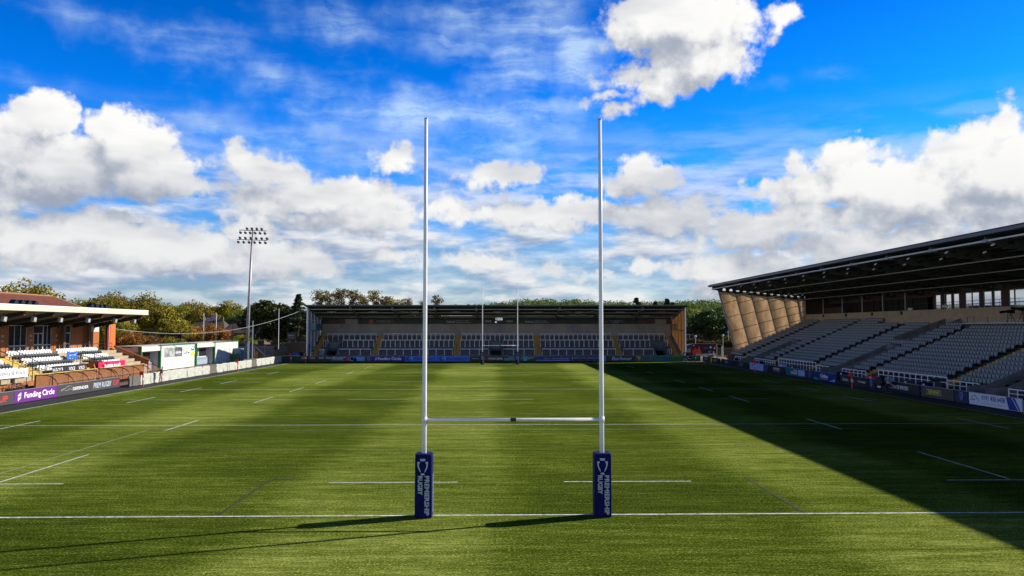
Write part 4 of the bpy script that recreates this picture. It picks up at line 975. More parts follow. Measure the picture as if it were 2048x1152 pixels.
b.add([p_ for q in rg for p_ in q], [(i * n + j, i * n + (j + 1) % n, (i + 1) * n + (j + 1) % n, (i + 1) * n + j) for i in range(4) for j in range(n)] + [tuple(4 * n + j for j in range(n))]); b.build('rain_cover', black_board, c_)
# ------------------------------------------------------------------ left stand and clubhouse
ls = root('small_stand', (-46, 58, 0), 'low brick stand with white and black seats under a pale edged canopy', 'stand')
buff_conc = mat('warm concrete', (.36, .29, .19), .85, var=.2, dirt=.25)
XB = -50.0
b = MB(); x = -44.6; z = 1.35; prof = [(-44.2, 0), (-44.2, 1.35)]
for i in range(5): prof += [(-44.6 - .75 * i, 1.35 + .35 * i), (-44.6 - .75 * i, 1.70 + .35 * i)] if i else [(-44.6, 1.35), (-44.6, 1.45)]
prof = [(-44.0, 0), (-44.0, 1.35)]
for i in range(5): prof += [(-44.75 - .75 * i, 1.35 + .35 * i), (-44.75 - .75 * i, 1.70 + .35 * i)]
prof += [(XB, 3.1), (XB, 0)]
prof[-3:] = [(-47.75, 3.1), (XB, 3.1), (XB, 0)] if False else prof[-3:]
def lseg(y0, y1, m=buff_conc, nm='terrace'):
    q = MB(); q.prism(prof, 1, y0, y1); return q.build(nm, m, ls)
lseg(20, 48.6); lseg(49.4, 71.0)
b = MB()
for i in range(9): b.box(-44.0 - .42 * i, -43.7 - .42 * i + .12, 48.6, 49.4, 0, 1.35 + .19 * i - .2)
b.build('stair', buff_conc, ls)
# yellow lit step edges of the aisles
for y0, y1 in ((47.5, 49.6), (57.5, 58.1)):
    s_ = MB()
    for i in range(10): s_.box(-44.15 - .375 * i, -43.9 - .375 * i, y0 + (.0 if i % 2 else .02), y1 - (.0 if i % 2 else .02), .9 + .175 * i, 1.40 + .175 * i)
    s_.build('aisle_steps', mat('ochre step paint', (.50, .34, .08), .7, var=.2), ls)
# front brick wall with buff piers
b = MB(); b.box(-43.75, -43.45, 20, 58.4, 0, .95); b.build('front_wall', orange_brick, ls)
for y in [30.5 + 1.9 * k for k in range(8)]: b = MB(); b.box(-43.42, -43.2, y, y + 1.25, .95, 1.5); b.build('front_pier', buff_conc, ls)
b = MB(); b.tube([(-42.9, 30, .9), (-42.9, 43.8, .9)], .03, 5)
for k in range(8): b.tube([(-42.9, 30 + 1.95 * k, 0), (-42.9, 30 + 1.95 * k, .9)], .025, 5)
b.build('front_rail', black_rail, ls)
# back wall: brick piers, glazing, doors
for (y0, y1) in ((20, 30), (36, 38), (43, 45), (51.4, 53.4), (56.4, 57.5), (60.8, 62.6), (64.6, 70.8)): b = MB(); b.box(XB - .3, XB, y0, y1, 3.1, 6.3); b.build('back_wall', orange_brick, ls)
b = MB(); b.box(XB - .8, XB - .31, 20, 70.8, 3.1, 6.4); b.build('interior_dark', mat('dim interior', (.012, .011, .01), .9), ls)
for i, (y0, y1, kind) in enumerate(((30, 36, 'w'), (38, 43, 'w'), (45, 51.4, 'w'), (53.4, 56.4, 'w'), (57.5, 59.3, 'd'), (59.3, 60.8, 'w'), (62.6, 64.6, 'd'))):
    f = MB(); t_ = .06
    f.box(XB - .16, XB - .06, y0, y0 + t_, 3.1, 6.1); f.box(XB - .16, XB - .06, y1 - t_, y1, 3.1, 6.1); f.box(XB - .16, XB - .06, y0 + t_, y1 - t_, 6.04, 6.12)
    if kind == 'w':
        for q in range(1, max(2, round((y1 - y0) / 1.0))): yy = y0 + (y1 - y0) * q / max(2, round((y1 - y0) / 1.0)); f.box(XB - .16, XB - .06, yy - .025, yy + .025, 3.1, 6.04)
        f.box(XB - .17, XB - .05, y0 + t_, y1 - t_, 3.95, 4.03)
    else:
        ym = (y0 + y1) / 2; f.box(XB - .17, XB - .05, y0 + t_, y1 - t_, 5.2, 5.28); f.box(XB - .16, XB - .04, ym - .05, ym + .05, 3.1, 5.2); f.box(XB - .17, XB - .05, y0 + t_, y1 - t_, 3.98, 4.1); f.box(XB - .17, XB - .05, y0 + t_, y0 + .14, 3.1, 5.2); f.box(XB - .17, XB - .05, y1 - .14, y1 - t_, 3.1, 5.2)
    fo = f.build('door' if kind == 'd' else 'window', mat('white window frame', (.55, .56, .52), .5), ls)
    f = MB(); f.box(XB - .13, XB - .10, y0, y1, 3.1, 6.1); f.build('pane', glass_dark, fo)
for y, z in ((52.4, 4.9), (57.0, 4.9), (61.7, 4.85), (65.4, 5.1)):
    f = MB(); f.box(XB, XB + .03, y - .15, y + .15, z, z + .22); f.box(XB, XB + .03, y - .2, y + .2, z - .45, z - .33); f.build('wall_plate', mat('pale grey plate', (.4, .42, .4), .5) if z < 5 else green_trim, ls)
for y in (51.9, 56.9, 61.6):
    f = MB(); f.box(XB, XB + .25, y - .14, y + .14, 5.5, 5.62); f.build('wall_lamp', mat('bronze lamp', (.25, .2, .12), .4), ls)
for y in (61.9, 67.2): b = MB(); b.box(XB + .3, XB + .7, y, y + .45, 3.1, 6.3); b.build('brick_pier', brown_brick, ls)
# end bay beyond the wall, tall orange pillar and red-black column
b = MB(); b.box(-49.6, -48.9, 71.3, 72.6, 0, 6.35); b.build('end_pillar', mat('orange painted pillar', (.55, .14, .02), .6, var=.1), ls)
b = MB(); b.box(-48.4, -48.2, 69.2, 69.5, 2.4, 6.5); b.box(-48.4, -48.2, 69.5, 69.7, 2.4, 6.5, 1); b.box(-48.42, -48.3, 69.7, 69.95, 2.4, 6.4, 2); b.build('end_column', [dark_steel, mat('crimson paint', (.35, .01, .03), .5), white_paint], ls)
b = MB(); b.box(-52.6, -51.2, 66.4, 71.5, 0, 3.05); b.build('side_wing', orange_brick, ls)
b = MB(); b.box(XB, XB + .04, 67.9, 68.4, 4.3, 5.5); b.build('side_window', white_paint, ls)
b = MB(); b.box(XB, XB + .05, 68.9, 70.6, 5.35, 6.1); b.build('side_panel', white_wall, ls)
# canopy: soffit, raking rafters, pale fascia
zb = 6.15; zf = 7.42
b = MB(); b.prism([(-43.95, zf), (-43.95, 7.85), (-52.5, 6.7), (-52.5, zb)], 1, 20, 70.1); b.build('canopy', soffit, ls)
b = MB(); b.box(-43.95, -43.72, 20, 70.2, zf + .0, 7.92); b.build('fascia', cream, ls)
b = MB(); b.box(-43.74, -43.70, 20, 70.2, 7.9, 7.99); b.build('fascia_trim', white_paint, ls)
for k in range(11):
    y = 69.6 - 4.6 * k; b = MB(); b.prism([(-44.3, zf - .02), (-44.3, zf - .40), (XB, zb - .32), (XB, zb + .12)], 1, y - .14, y + .14); b.build('rafter', dark_steel, ls)
    b = MB(); b.prism([(-44.31, zf - .02), (-44.31, zf - .40), (-44.28, zf - .4), (-44.28, zf - .02)], 1, y - .15, y + .15); b.build('rafter_end', mat('dull red end cap', (.14, .015, .02), .6), ls)
for k, y in enumerate((69.0, 64.4, 58.6, 53.4, 49.0, 44.6)):
    b = MB(); xx = -44.9; b.tube([(xx, y, 7.2), (xx, y, 6.85)], .03, 5); b.prism([(y - .25, 6.5), (y + .15, 6.4), (y + .25, 6.85), (y - .12, 6.95)], 0, xx - .14, xx + .16, 1); b.build('speaker' if k % 2 else 'floodlamp', [dark_steel, mat('pale grey lamp', (.35, .36, .36), .4)], ls)
# railings
b = MB()
def rl(p0, p1, n=0, h=.95, mid=True):
    p0 = Vector(p0); p1 = Vector(p1); b.tube([p0 + Vector((0, 0, h)), p1 + Vector((0, 0, h))], .035, 6)
    if mid: b.tube([p0 + Vector((0, 0, h * .5)), p1 + Vector((0, 0, h * .5))], .022, 5)
    for k in range(n + 1): q = p0.lerp(p1, k / n) if n else p0; b.tube([q, q + Vector((0, 0, h))], .03, 5)
rl((-48.3, 49.6, 3.1), (-48.3, 57.2, 3.1), 6, .85); rl((-48.3, 58.2, 3.1), (-48.3, 70.6, 3.1), 8, .85); b.build('gallery_rail', black_rail, ls)
for (p0, p1, n) in (((-47.8, 49.55, 3.1), (-44.0, 49.7, 1.2), 3), ((-44.0, 49.7, 1.2), (-41.9, 51.5, .1), 2), ((-47.6, 47.4, 3.0), (-44.0, 47.6, 1.3), 2), ((-46.4, 57.5, 2.3), (-43.9, 58.1, 1.5), 2), ((-46.4, 60.4, 2.3), (-43.9, 60.9, 1.5), 2)):
    b = MB(); rl(p0, p1, n, 1.0); b.build('stair_rail', black_rail, ls)
b = MB(); rl((-43.9, 45.4, 1.35), (-43.9, 49.5, 1.35), 4, 1.0)
for k in range(20): b.tube([(-43.9, 49.7 + k * .16, .3), (-43.9, 49.7 + k * .16, 1.6)], .014, 4)
b.build('balustrade', black_rail, ls)
b = MB(); b.tube([(-48.2, 70.95, 3.55), (-43.8, 71.0, 1.75)], .16, 6); b.prism([(-49, 0), (-49, 3.45), (-43.9, 1.65), (-43.9, 0)], 1, 70.85, 71.05); b.build('end_wall', orange_brick, ls)
b = MB(); b.prism([(-46.3, 0), (-46.3, 2.0), (-44.05, 2.0), (-43.6, .9), (-43.6, 0)], 1, 58.3, 58.5); b.build('passage_wall', orange_brick, ls); b = MB(); b.prism([(-46.3, 0), (-46.3, 2.2), (-44.05, 2.2), (-43.6, .9), (-43.6, 0)], 1, 60.2, 60.4); b.build('passage_wall', orange_brick, ls)
# seats
ws0 = None; bs0 = None
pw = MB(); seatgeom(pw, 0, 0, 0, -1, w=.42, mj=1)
lblocks = ((50.0, 57.2, 'block left of the blue sign', (0, 1, 2, 3, 4)), (60.6, 66.2, 'block behind the crimson banner', (0, 1, 2, 3)), (58.3, 66.4, 'block behind the crimson banner', (4,)), (41.2, 47.2, 'block above the white banner', (0, 1, 2)))
rn = ('front', 'second', 'third', 'fourth', 'top')
for (y0, y1, bn_, rows) in lblocks:
    for i in rows:
        white = i % 2 == 0; y = y0 + .25; k = 0
        while y < y1:
            lab = '%s folding seat, %s from left, %s row, %s' % ('white' if white else 'black', ordn(k), rn[i], bn_)
            loc = (-45.0 - .75 * i, y, 1.35 + .35 * i + .35 - .35)
            src = ws0 if white else bs0
            if src is None:
                o = pw.build('white_folding_seat' if white else 'black_folding_seat', [seat_white if white else seat_black, dark_steel], org=(0, 0, 0)); tag(o, lab, 'seat', '%s folding seats of the brick stand' % ('white' if white else 'black')); o.location = loc
                if white: ws0 = o
                else: bs0 = o
            else: dup(src, loc, label=lab)
            y += .46; k += 1
# banners on the left stand
def banner(y0, y1, x, z0, z1, m, label):
    r = root('banner', (x, (y0 + y1) / 2, z0), label, 'banner', 'banners on the brick stand'); q = MB(); q.box(x - .03, x, y0, y1, z0, z1); q.build('sheet', m, r)
    q = MB()
    for yy in (y0 + .1, y1 - .1): q.tube([(x - .05, yy, 0.3), (x - .05, yy, z1)], .025, 5)
    q.build('support', black_rail, r); return r
r = banner(38.3, 45.3, -43.0, 1.45, 2.22, mat('white banner sheet', (.70, .71, .74), .5), 'white banner with dark lettering and a red full stop, nearest on the brick stand')
text('Connectivity & Voice', mat('charcoal ink', (.04, .04, .045), .5), r, 'L', (-43.0, 42.35, 1.84), .46, 5.0, .0); text('.', red_ink, r, 'L', (-43.0, 44.98, 1.72), .07, .09, .03)
blk_ban = mat('charcoal banner sheet', (.025, .025, .03), .5)
for i, (y0, y1) in enumerate(((50.6, 53.2), (53.2, 54.95), (54.95, 56.75))):
    r = banner(y0, y1 - .03, -43.95, 1.2, 2.08, blk_ban, 'charcoal banner with white logo, %s of the three side by side' % ordn(i))
    text('VX3', white_ink, r, 'L', (-43.95, (y0 + y1) / 2, 1.70), .36, 1.1, .01); text('GET YOUR KIT', silver_ink, r, 'L', (-43.95, (y0 + y1) / 2, 1.38), .09, 1.0, .0)
    if i == 0: text('VX3', white_ink, r, 'L', (-43.95, y0 + .45, 1.72), .36, .7, .01)
r = banner(59.3, 65.2, -44.0, 1.22, 2.10, magenta, 'crimson banner with white web address below the white seats')
text('atomts.co.uk', white_ink, r, 'L', (-44.0, 62.3, 1.66), .46, 3.9, .03)
r = banner(56.75, 58.85, -46.0, 2.45, 3.25, mat('azure banner sheet', (.02, .13, .55), .5), 'small blue banner with white swirl above the passage between seat blocks')
text('ppl', white_ink, r, 'L', (-46.0, 57.5, 2.92), .22, .5, .01); text('PRP', white_ink, r, 'L', (-46.0, 58.3, 2.98), .24, .55, .0); text('PARTNER', white_ink, r, 'L', (-46.0, 57.6, 2.6), .1, .8, .0)
# floodlight clusters standing on the canopy edge
for i, yc in enumerate((46.5, 59.4)):
    r = root('roof_floodlights', (-44.3, yc, 7.95), 'row of black floodlights on the canopy edge, %s the ventilation stacks' % ('nearer than' if i == 0 else 'farther than'), 'floodlights', 'floodlight rows on the canopy')
    q = MB(); q.tube([(-44.3, yc - 1.9, 8.0), (-44.3, yc + 1.9, 8.0)], .04, 5); q.build('bar', black_rail, r)
    for k in range(4):
        y = yc - 1.5 + k * 1.0; q = MB(); q.prism([(y - .30, 8.05), (y + .22, 8.02), (y + .42, 8.22), (y - .02, 8.42)], 0, -44.6, -44.1); q.tube([(-44.3, y, 7.92), (-44.3, y, 8.1)], .05, 5); q.build('lamp', mat('glossy black lamp', (.012, .018, .035), .15), r)
# clubhouse behind: hipped tiled roof
ch = root('clubhouse', (-60, 62, 0), 'clubhouse with red brown tiled hipped roof behind the brick stand', 'building')
b = MB(); b.box(-61, -51, 20, 72, 0, 7.0); b.build('wall', orange_brick, ch)
q = MB(); E0, E1 = -50.7, -61.6
q.add([(E0, 15, 6.95), (E0, 75.5, 6.95), (E1, 75.5, 6.95), (E1, 15, 6.95), (-56.2, 24, 9.75), (-56.2, 71.2, 9.75)], [(0, 1, 5, 4), (1, 2, 5), (2, 3, 4, 5), (3, 0, 4), (0, 3, 2, 1)]); ro = q.build('roof', roof_tile, ch)
q = MB(); q.tube([(-56.2, 24, 9.77), (-56.2, 71.2, 9.77)], .13, 6); q.tube([(-56.2, 71.2, 9.77), (E0, 75.5, 6.97)], .12, 6); q.build('ridge_tiles', mat('terracotta ridge', (.30, .15, .07), .8), ro)
q = MB()
for y in (62.4, 63.7): q.tube([(-50.8, y, 6.9), (-50.8, y, 7.75)], .20, 10, 0); q.tube([(-50.8, y, 7.75), (-50.8, y, 8.35)], .17, 10, 1)
q.box(-51.3, -50.3, 60.8, 65.4, 6.8, 7.2, 0); q.build('ventilation_stack', [grey_steel, mat('dusty red cowl', (.4, .12, .1), .6)], ch)
# dugouts
smoke = mat('smoked plastic canopy', (.50, .24, .09), .35, var=.15, trans=.5, clear=.62)
for j, (y0, y1, w_) in enumerate(((43.6, 53.8, 'left of the pair'), (54.3, 64.0, 'right of the pair'))):
    r = root('dugout', (-40.6, (y0 + y1) / 2, 0), 'team dugout with curved brown transparent canopy, %s' % w_, 'dugout', 'team dugouts behind the left boards')
    arc = [(-39.35, .95), (-39.5, 1.2), (-39.85, 1.48), (-40.3, 1.64), (-40.9, 1.68), (-41.3, 1.68)]
    q = MB(); q.add([(x, y0, z) for x, z in arc] + [(x, y1, z) for x, z in arc], [(i, i + 1, i + 7, i + 6) for i in range(5)]); q.build('canopy', smoke, r)
    n = 4
    for k in range(n + 1):
        yy = y0 + (y1 - y0) * k / n; q = MB(); q.tube([(-39.33, yy, .3)] + [(x + .02, yy, z + .01) for x, z in arc] + [(-41.3, yy, 0)], .045, 5); q.build('rib', black_rail, r)
    q = MB(); q.box(-41.4, -41.3, y0, y1, 0, 1.66); q.build('back_panel', mat('brown orange panel', (.32, .13, .05), .7), r)
    q = MB(); q.box(-41.32, -41.2, y0, y1, 1.66, 1.74); q.build('top_edge', mat('gold rope edge', (.5, .38, .12), .6), r)
    q = MB(); q.tube([(-39.33, y0, .95), (-39.33, y1, .95)], .03, 5); q.build('front_rail', black_rail, r)
    q = MB(); q.box(-41.1, -40.6, y0 + .2, y1 - .2, .38, .46); q.build('bench', orange_brick if j == 0 else mat('worn orange bench', (.4, .14, .05), .7), r)
# bits behind the hoardings
r = root('litter_bin', (-41.8, 46.2, 0), 'blue open topped bin at the near end of the dugouts', 'bin'); q = MB(); q.tube([(-41.8, 46.2, 0), (-41.8, 46.2, 1.25)], .36, 12, r2=.42); q.build('drum', mat('blue plastic', (.01, .09, .3), .4), r); q = MB(); q.tube([(-41.8, 46.2, 1.25), (-41.8, 46.2, 1.42)], .46, 12); q.build('rim', mat('blue green rim', (.01, .12, .16), .4), r)
r = root('planter', (-42.2, 42.6, 0), 'planter with small pinkish shrub beside the steps, in front of the brick wall', 'planter')
q = MB(); q.box(-42.7, -41.7, 41.8, 43.4, 0, .55); q.build('trough', dark_steel, r)
random.seed(5); q = MB()
for k in range(260):
    c_ = Vector((-42.2 + random.gauss(0, .3), 42.6 + random.gauss(0, .5), .8 + random.gauss(0, .16))); a_ = Vector((random.uniform(-1, 1), random.uniform(-1, 1), random.uniform(-1, 1))).normalized() * .07; d_ = a_.cross(Vector((0, 0, 1))).normalized() * .05
    q.quad(c_ - a_, c_ - d_, c_ + a_, c_ + d_)
q.build('foliage', mat('dusty pink leaves', (.22, .13, .12), .8, var=.6, scale=6), r)
# ------------------------------------------------------------------ helpers: bearing -> place
KF = 1506.4
def xat(u, Y): return -.526 + (Y + 24.17) * math.tan(math.atan((u - 1024) / KF) + .0203)
def yat(u, X): return (X + .526) / math.tan(math.atan((u - 1024) / KF) + .0203) - 24.17
def zat(v, Y): return 5.92 + (654.3 - v) / KF * (Y + 24.17)
# ------------------------------------------------------------------ grey covered barriers on the left
bar_m = mat('crumpled pale grey cover', (.44, .44, .38), .75, var=.16, scale=2.2, bump=.5, dirt=.3)
bar_b = mat('brown grey board', (.12, .10, .09), .7)
ys = [51.2]; 
while ys[-1] < 104.5: ys.append(ys[-1] + 2.32)
random.seed(11)
for k in range(len(ys) - 1):
    y0, y1 = ys[k] + .02, ys[k + 1] - .02; drk = k in (0, 9, 16)
    r = root('covered_barrier', (-36.9, (y0 + y1) / 2, 0), '%s, %s from the gap beside the left boards' % ('dark brown barrier panel' if drk else 'grey sheeted barrier', ordn(k)), 'barrier', 'covered barriers along the left touchline')
    X0 = -36.75 - .0 * k
    if drk:
        q = MB(); q.box(X0 - .1, X0, y0, y1, .05, 1.08); q.build('panel', bar_b, r)
    else:
        n = 9; f_, t_ = [], []; q = MB(); rows = (0.04, .35, .7, 1.0, 1.12); vs = []
        sag = [random.uniform(-.05, .04) for _ in range(n)]
        for zi, z in enumerate(rows):
            for j in range(n):
                vs.append((X0 + random.uniform(-.03, .03) + (.03 if j % 4 == 0 else 0) - (.10 if zi == 4 else 0), y0 + (y1 - y0) * j / (n - 1), max(.02, z + (sag[j] if zi > 2 else sag[j] * .8 if zi == 0 and z else 0))))
        for j in range(n): vs.append((X0 - .34, y0 + (y1 - y0) * j / (n - 1), .1))
        q.add(vs, [(i * n + j, i * n + j + 1, (i + 1) * n + j + 1, (i + 1) * n + j) for i in range(5) for j in range(n - 1)]); q.build('cover', bar_m, r)
    q = MB(); q.box(X0 - .05, X0 + .35, y0 + .2, y0 + .28, 0, .05); q.tube([(X0 + .02, y0 + .02, .05), (X0 + .02, y0 + .02, .8 if k % 3 == 0 else .35)], .025, 4); q.build('foot', black_rail, r)
# ------------------------------------------------------------------ white kiosks with green trim
def kiosk(y0, ym, y1, X, zt, label, sign):
    r = root('kiosk', (X - 1.8, (y0 + y1) / 2, 0), label, 'kiosk', 'white kiosks behind the barriers')
    q = MB(); q.box(X - 3.6, X, ym, y1, 0.02, zt); q.box(X - 3.6, X - 1.3, y0, ym - .01, 0.02, zt - .1); q.build('wall', white_wall, r)
    q = MB(); q.box(X - 1.3, X - .02, y0, ym, zt - .62, zt - .02); q.build('canopy_fascia', white_wall, r)
    for yy in (y0 - .3, ym - .02, y1 - .22): q = MB(); q.box(X - .32, X + .04, yy, yy + .26, 0, zt + .08); q.build('corner_post', green_trim, r)
    q = MB(); q.box(X - .2, X + .05, ym + .25, y1 - .23, zt, zt + .14); q.build('roof_trim', green_trim, r)
    q = MB(); q.box(X - 3.65, X - .3, y0 - .05, y1 + .05, zt + .0, zt + .1); q.build('roof', mat('pale felt roof', (.45, .44, .4), .8), r)
    q = MB(); q.box(X - 1.35, X - 1.0, y0 + .1, ym - .1, .05, 1.15); q.build('counter', mat('blue grey counter', (.30, .36, .46), .6), r)
    w_ = (ym - y0 - .9) / 2
    for k in range(2):
        a = y0 + .3 + k * (w_ + .3); q = MB(); q.box(X - 1.33, X - 1.26, a, a + w_, 1.3, zt - .85); f = q.build('window', black_board, r)
        q = MB(); q.box(X - 1.25, X - 1.2, a - .08, a + w_ + .08, 1.2, 1.3); q.box(X - 1.25, X - 1.2, a - .08, a, 1.3, zt - .85); q.box(X - 1.25, X - 1.2, a + w_, a + w_ + .08, 1.3, zt - .85); q.build('frame', white_paint, f)
    return r
XK = -46.3
r = kiosk(yat(286, XK), yat(323, XK), yat(392, XK), XK, 3.35, 'nearer white kiosk with green corners and a printed sign panel', 1)
ya, yb, yc, yd = yat(331, XK), yat(352, XK), yat(366, XK), yat(391, XK)
q = MB(); q.box(XK, XK + .03, ya, yb, 1.75, 3.05); so = q.build('sign_panel', mat('grey photo print', (.30, .33, .31), .5, var=.6, scale=1.2), r)
q = MB(); q.box(XK, XK + .04, yb, yc, 1.75, 3.05); q.build('sign_panel', mat('slate sign print', (.10, .095, .10), .5), r)
text('eSolve', white_ink, r, 'L', (XK + .04, (yb + yc) / 2 - .1, 2.35), .42, 1.9, .02); text('IT and support', white_ink, r, 'L', (XK + .04, (yb + yc) / 2, 1.97), .12, 1.7, .0)
q = MB(); q.box(XK, XK + .035, yc, yd, 1.75, 3.05); q.build('sign_panel', mat('pale sky print', (.62, .68, .74), .5), r)
text('WASTE', lite_blue, r, 'L', (XK + .035, yc + 1.1, 2.84), .24, 1.7); text('ELECTRICALS', yellow_ink, r, 'L', (XK + .035, yc + 1.5, 2.48), .26, 2.5); text('COLLECTED', navy_ink, r, 'L', (XK + .035, yc + 1.45, 2.12), .24, 2.3)
q = MB(); q.prism([(yd - 2.0, 1.76), (yd - 1.6, 2.05), (yd - .6, 2.2), (yd - .02, 2.15), (yd - .02, 1.76)], 0, XK + .036, XK + .05); q.build('sign_print', mat('lemon print', (.75, .78, .03), .5), r)
q = MB(); random.seed(4)
for k in range(9): a = yd - 1.4 + random.uniform(0, 1.2); z_ = 2.3 + random.uniform(0, .6); q.prism([(a, z_), (a + .28, z_ + .08), (a + .16, z_ + .28), (a - .05, z_ + .2)], 0, XK + .036, XK + .045 + .001 * k)
q.build('sign_print', mat('dark green grey print', (.06, .12, .11), .5), r)
r2 = kiosk(yat(396, XK), yat(431, XK), yat(478, XK), XK, 3.4, 'farther white kiosk with green corners and a plain sunlit wall', 0)
for a in (452, 463): q = MB(); q.box(XK, XK + .05, yat(a, XK) - .5, yat(a, XK) + .5, 1.6, 2.6); q.build('meter_box', white_wall, r2)
r = root('wheeled_bin', (XK + .8, yat(463, XK), 0), 'green wheeled bin against the farther kiosk wall', 'bin'); yb_ = yat(463, XK)
q = MB(); q.prism([(yb_ - .55, .1), (yb_ + .55, .1), (yb_ + .65, 1.3), (yb_ - .65, 1.3)], 0, XK + .3, XK + 1.2); q.build('body', green_trim, r); q = MB(); q.box(XK + .25, XK + 1.25, yb_ - .7, yb_ + .7, 1.3, 1.38); q.build('lid', green_trim, r)
r = root('storage_locker', (XK + .8, yat(471, XK), 0), 'blue grey storage locker at the far corner of the farther kiosk', 'locker'); yb_ = yat(471, XK)
q = MB(); q.box(XK + .1, XK + 1.3, yb_ - .9, yb_ + .9, 0, 2.25); q.build('body', mat('steel blue paint', (.08, .16, .27), .5), r); q = MB(); q.box(XK + 1.3, XK + 1.33, yb_ - .02, yb_ + .02, .1, 2.2); q.build('handle', dark_steel, r)
# ------------------------------------------------------------------ floodlight mast
mx, my = xat(495.5, 119), 119.0
r = root('floodlight_mast', (mx, my, 0), 'tall tapering floodlight mast with two rows of lamps', 'floodlight mast')
q = MB(); q.tube([(mx, my, 3.3), (mx + .25, my, 12), (mx + .55, my, 22.2)], .36, 12, r2=.16); q.build('pole', mat('pinkish grey mast steel', (.38, .36, .38), .45, metal=.3), r, smooth=True)
q = MB(); q.tube([(mx - .05, my, 0), (mx, my, 3.3)], .46, 12, r2=.44); q.box(mx - .28, mx + .28, my - .55, my - .42, .9, 2.9, 1); q.build('base', [mat('blue mast base', (.07, .13, .20), .5), mat('grey door', (.16, .18, .18), .5)], r)
q = MB(); q.tube([(mx + .55, my, 22.2), (mx + .70, my, 24.3)], .10, 8); q.build('top_spar', dark_steel, r)
for row, (zc, n, w_) in enumerate(((22.4, 6, 5.6), (24.2, 6, 5.1))):
    xc = mx + .56 + (.13 if row else 0)
    q = MB(); q.tube([(xc - w_ / 2, my, zc + .12), (xc + w_ / 2, my, zc - .05)], .07, 6); q.build('cross_arm', dark_steel, r)
    for lev in (0, 1):
        for k in range(n):
            if row == 1 and lev == 1 and k in (0, 5): continue
            lx = xc - w_ / 2 + .25 + (w_ - .5) * k / (n - 1) + (.2 if lev else -.1); lz = zc - .35 + lev * .80 - .03 * k
            q = MB(); q.tube([(lx, my - .05, lz + .05), (lx + .28, my - .42, lz - .12)], .19, 8, 0, .24); q.tube([(lx + .28, my - .42, lz - .12), (lx + .285, my - .43, lz - .125)], .22, 8, 1); q.tube([(lx, my, lz + .2), (lx, my, zc)], .03, 4, 0)
            q.build('lamp', [mat('brown black lamp housing', (.035, .022, .018), .5), mat('lamp glass', (.32, .30, .26), .3)], r)
# ------------------------------------------------------------------ poles, flags, cable
def pole(u, Y, v_top, rad, label, m=white_paint, zb=0., name='pole'):
    x = xat(u, Y); zt = zat(v_top, Y); r = root(name, (x, Y, zb), label, 'pole'); q = MB(); q.tube([(x, Y, zb), (x, Y, zt)], rad, 8, r2=rad * .7); q.build('shaft', m, r); q = MB(); q.tube([(x, Y, zt), (x, Y, zt + .12)], rad * 1.1, 8); q.build('cap', grey_steel, r); return r, x, zt
pole(305.5, 118, 616, .09, 'slim white pole standing among the autumn trees left of the kiosks')
pole(408, 125, 627, .10, 'left of the two white flagpoles, without a flag', name='flagpole')
r, x, zt = pole(433, 125, 627, .10, 'right of the two white flagpoles, flying a union flag', name='flagpole')
pole(558, 122, 618, .07, 'slim pale pole in front of the dark round evergreen tree')
pole(506, 118, 643, .14, 'short pale pole right of the floodlight mast carrying two small cameras', grey_steel)
pole(505.5, 138, 640, .06, 'thin pole behind the mast', grey_steel) if False else None
# union flag, furled towards the left
fl = MB(); n = 14; m_ = 7; W_, H_ = 1.95, 1.15; vs = []
for i in range(m_ + 1):
    for j in range(n + 1):
        u_, w_ = j / n, i / m_; vs.append((x - .08 - W_ * u_ * .93, 125 - .12 * math.sin(u_ * 9) * u_, zt - .35 - H_ * (1 - w_) * (1 - .25 * u_) - .42 * u_ + .10 * math.sin(u_ * 7)))
def fcol(u_, w_):
    if abs(w_ - .5) < .10 or abs(u_ - .45) < .05: return 0
    if abs(w_ - .5) < .19 or abs(u_ - .45) < .10: return 1
    d = min(abs((w_ - .5) - (u_ - .5)), abs((w_ - .5) + (u_ - .5)))
    return 0 if d < .05 else 1 if d < .12 else 2
for i in range(m_):
    for j in range(n):
        a = i * (n + 1) + j; fl.v = vs; fl.f.append((a, a + 1, a + n + 2, a + n + 1)); fl.m.append(fcol((j + .5) / n, (i + .5) / m_))
o = fl.build('union_flag', [mat('flag red', (.60, .02, .04), .7), mat('flag white', (.62, .62, .64), .7), mat('flag navy', (.012, .03, .18), .7)]); tag(o, 'red white and blue union flag blowing from the right flagpole', 'flag')
x = xat(466.5, 124); r = root('banner_flag', (x, 124, 0), 'narrow orange red feather flag on a dark pole behind the farther kiosk', 'flag')
q = MB(); q.tube([(x, 124, 0), (x, 124, 6.4)], .05, 6); q.build('pole', black_rail, r); q = MB(); q.prism([(x, 2.9), (x - .35, 3.2), (x - .12, 6.2), (x, 6.5), (x + .28, 4.6)], 1, 123.97, 123.99); q.build('flag', mat('orange red flag', (.55, .10, .05), .7), r)
q = MB(); A = Vector((-49.2, 72.4, 5.75)); B_ = Vector((-33.2, 106.2, 9.2)); pts = []
for k in range(25): t_ = k / 24; p = A.lerp(B_, t_); p.z -= 6.4 * t_ * (1 - t_) * 1.15 + .3 * math.sin(math.pi * t_); pts.append(p)
q.tube(pts, .03, 5); o = q.build('overhead_cable', mat('pale grey cable', (.36, .36, .38), .6)); tag(o, 'sagging grey cable from the orange pillar to the far stand roof', 'cable')
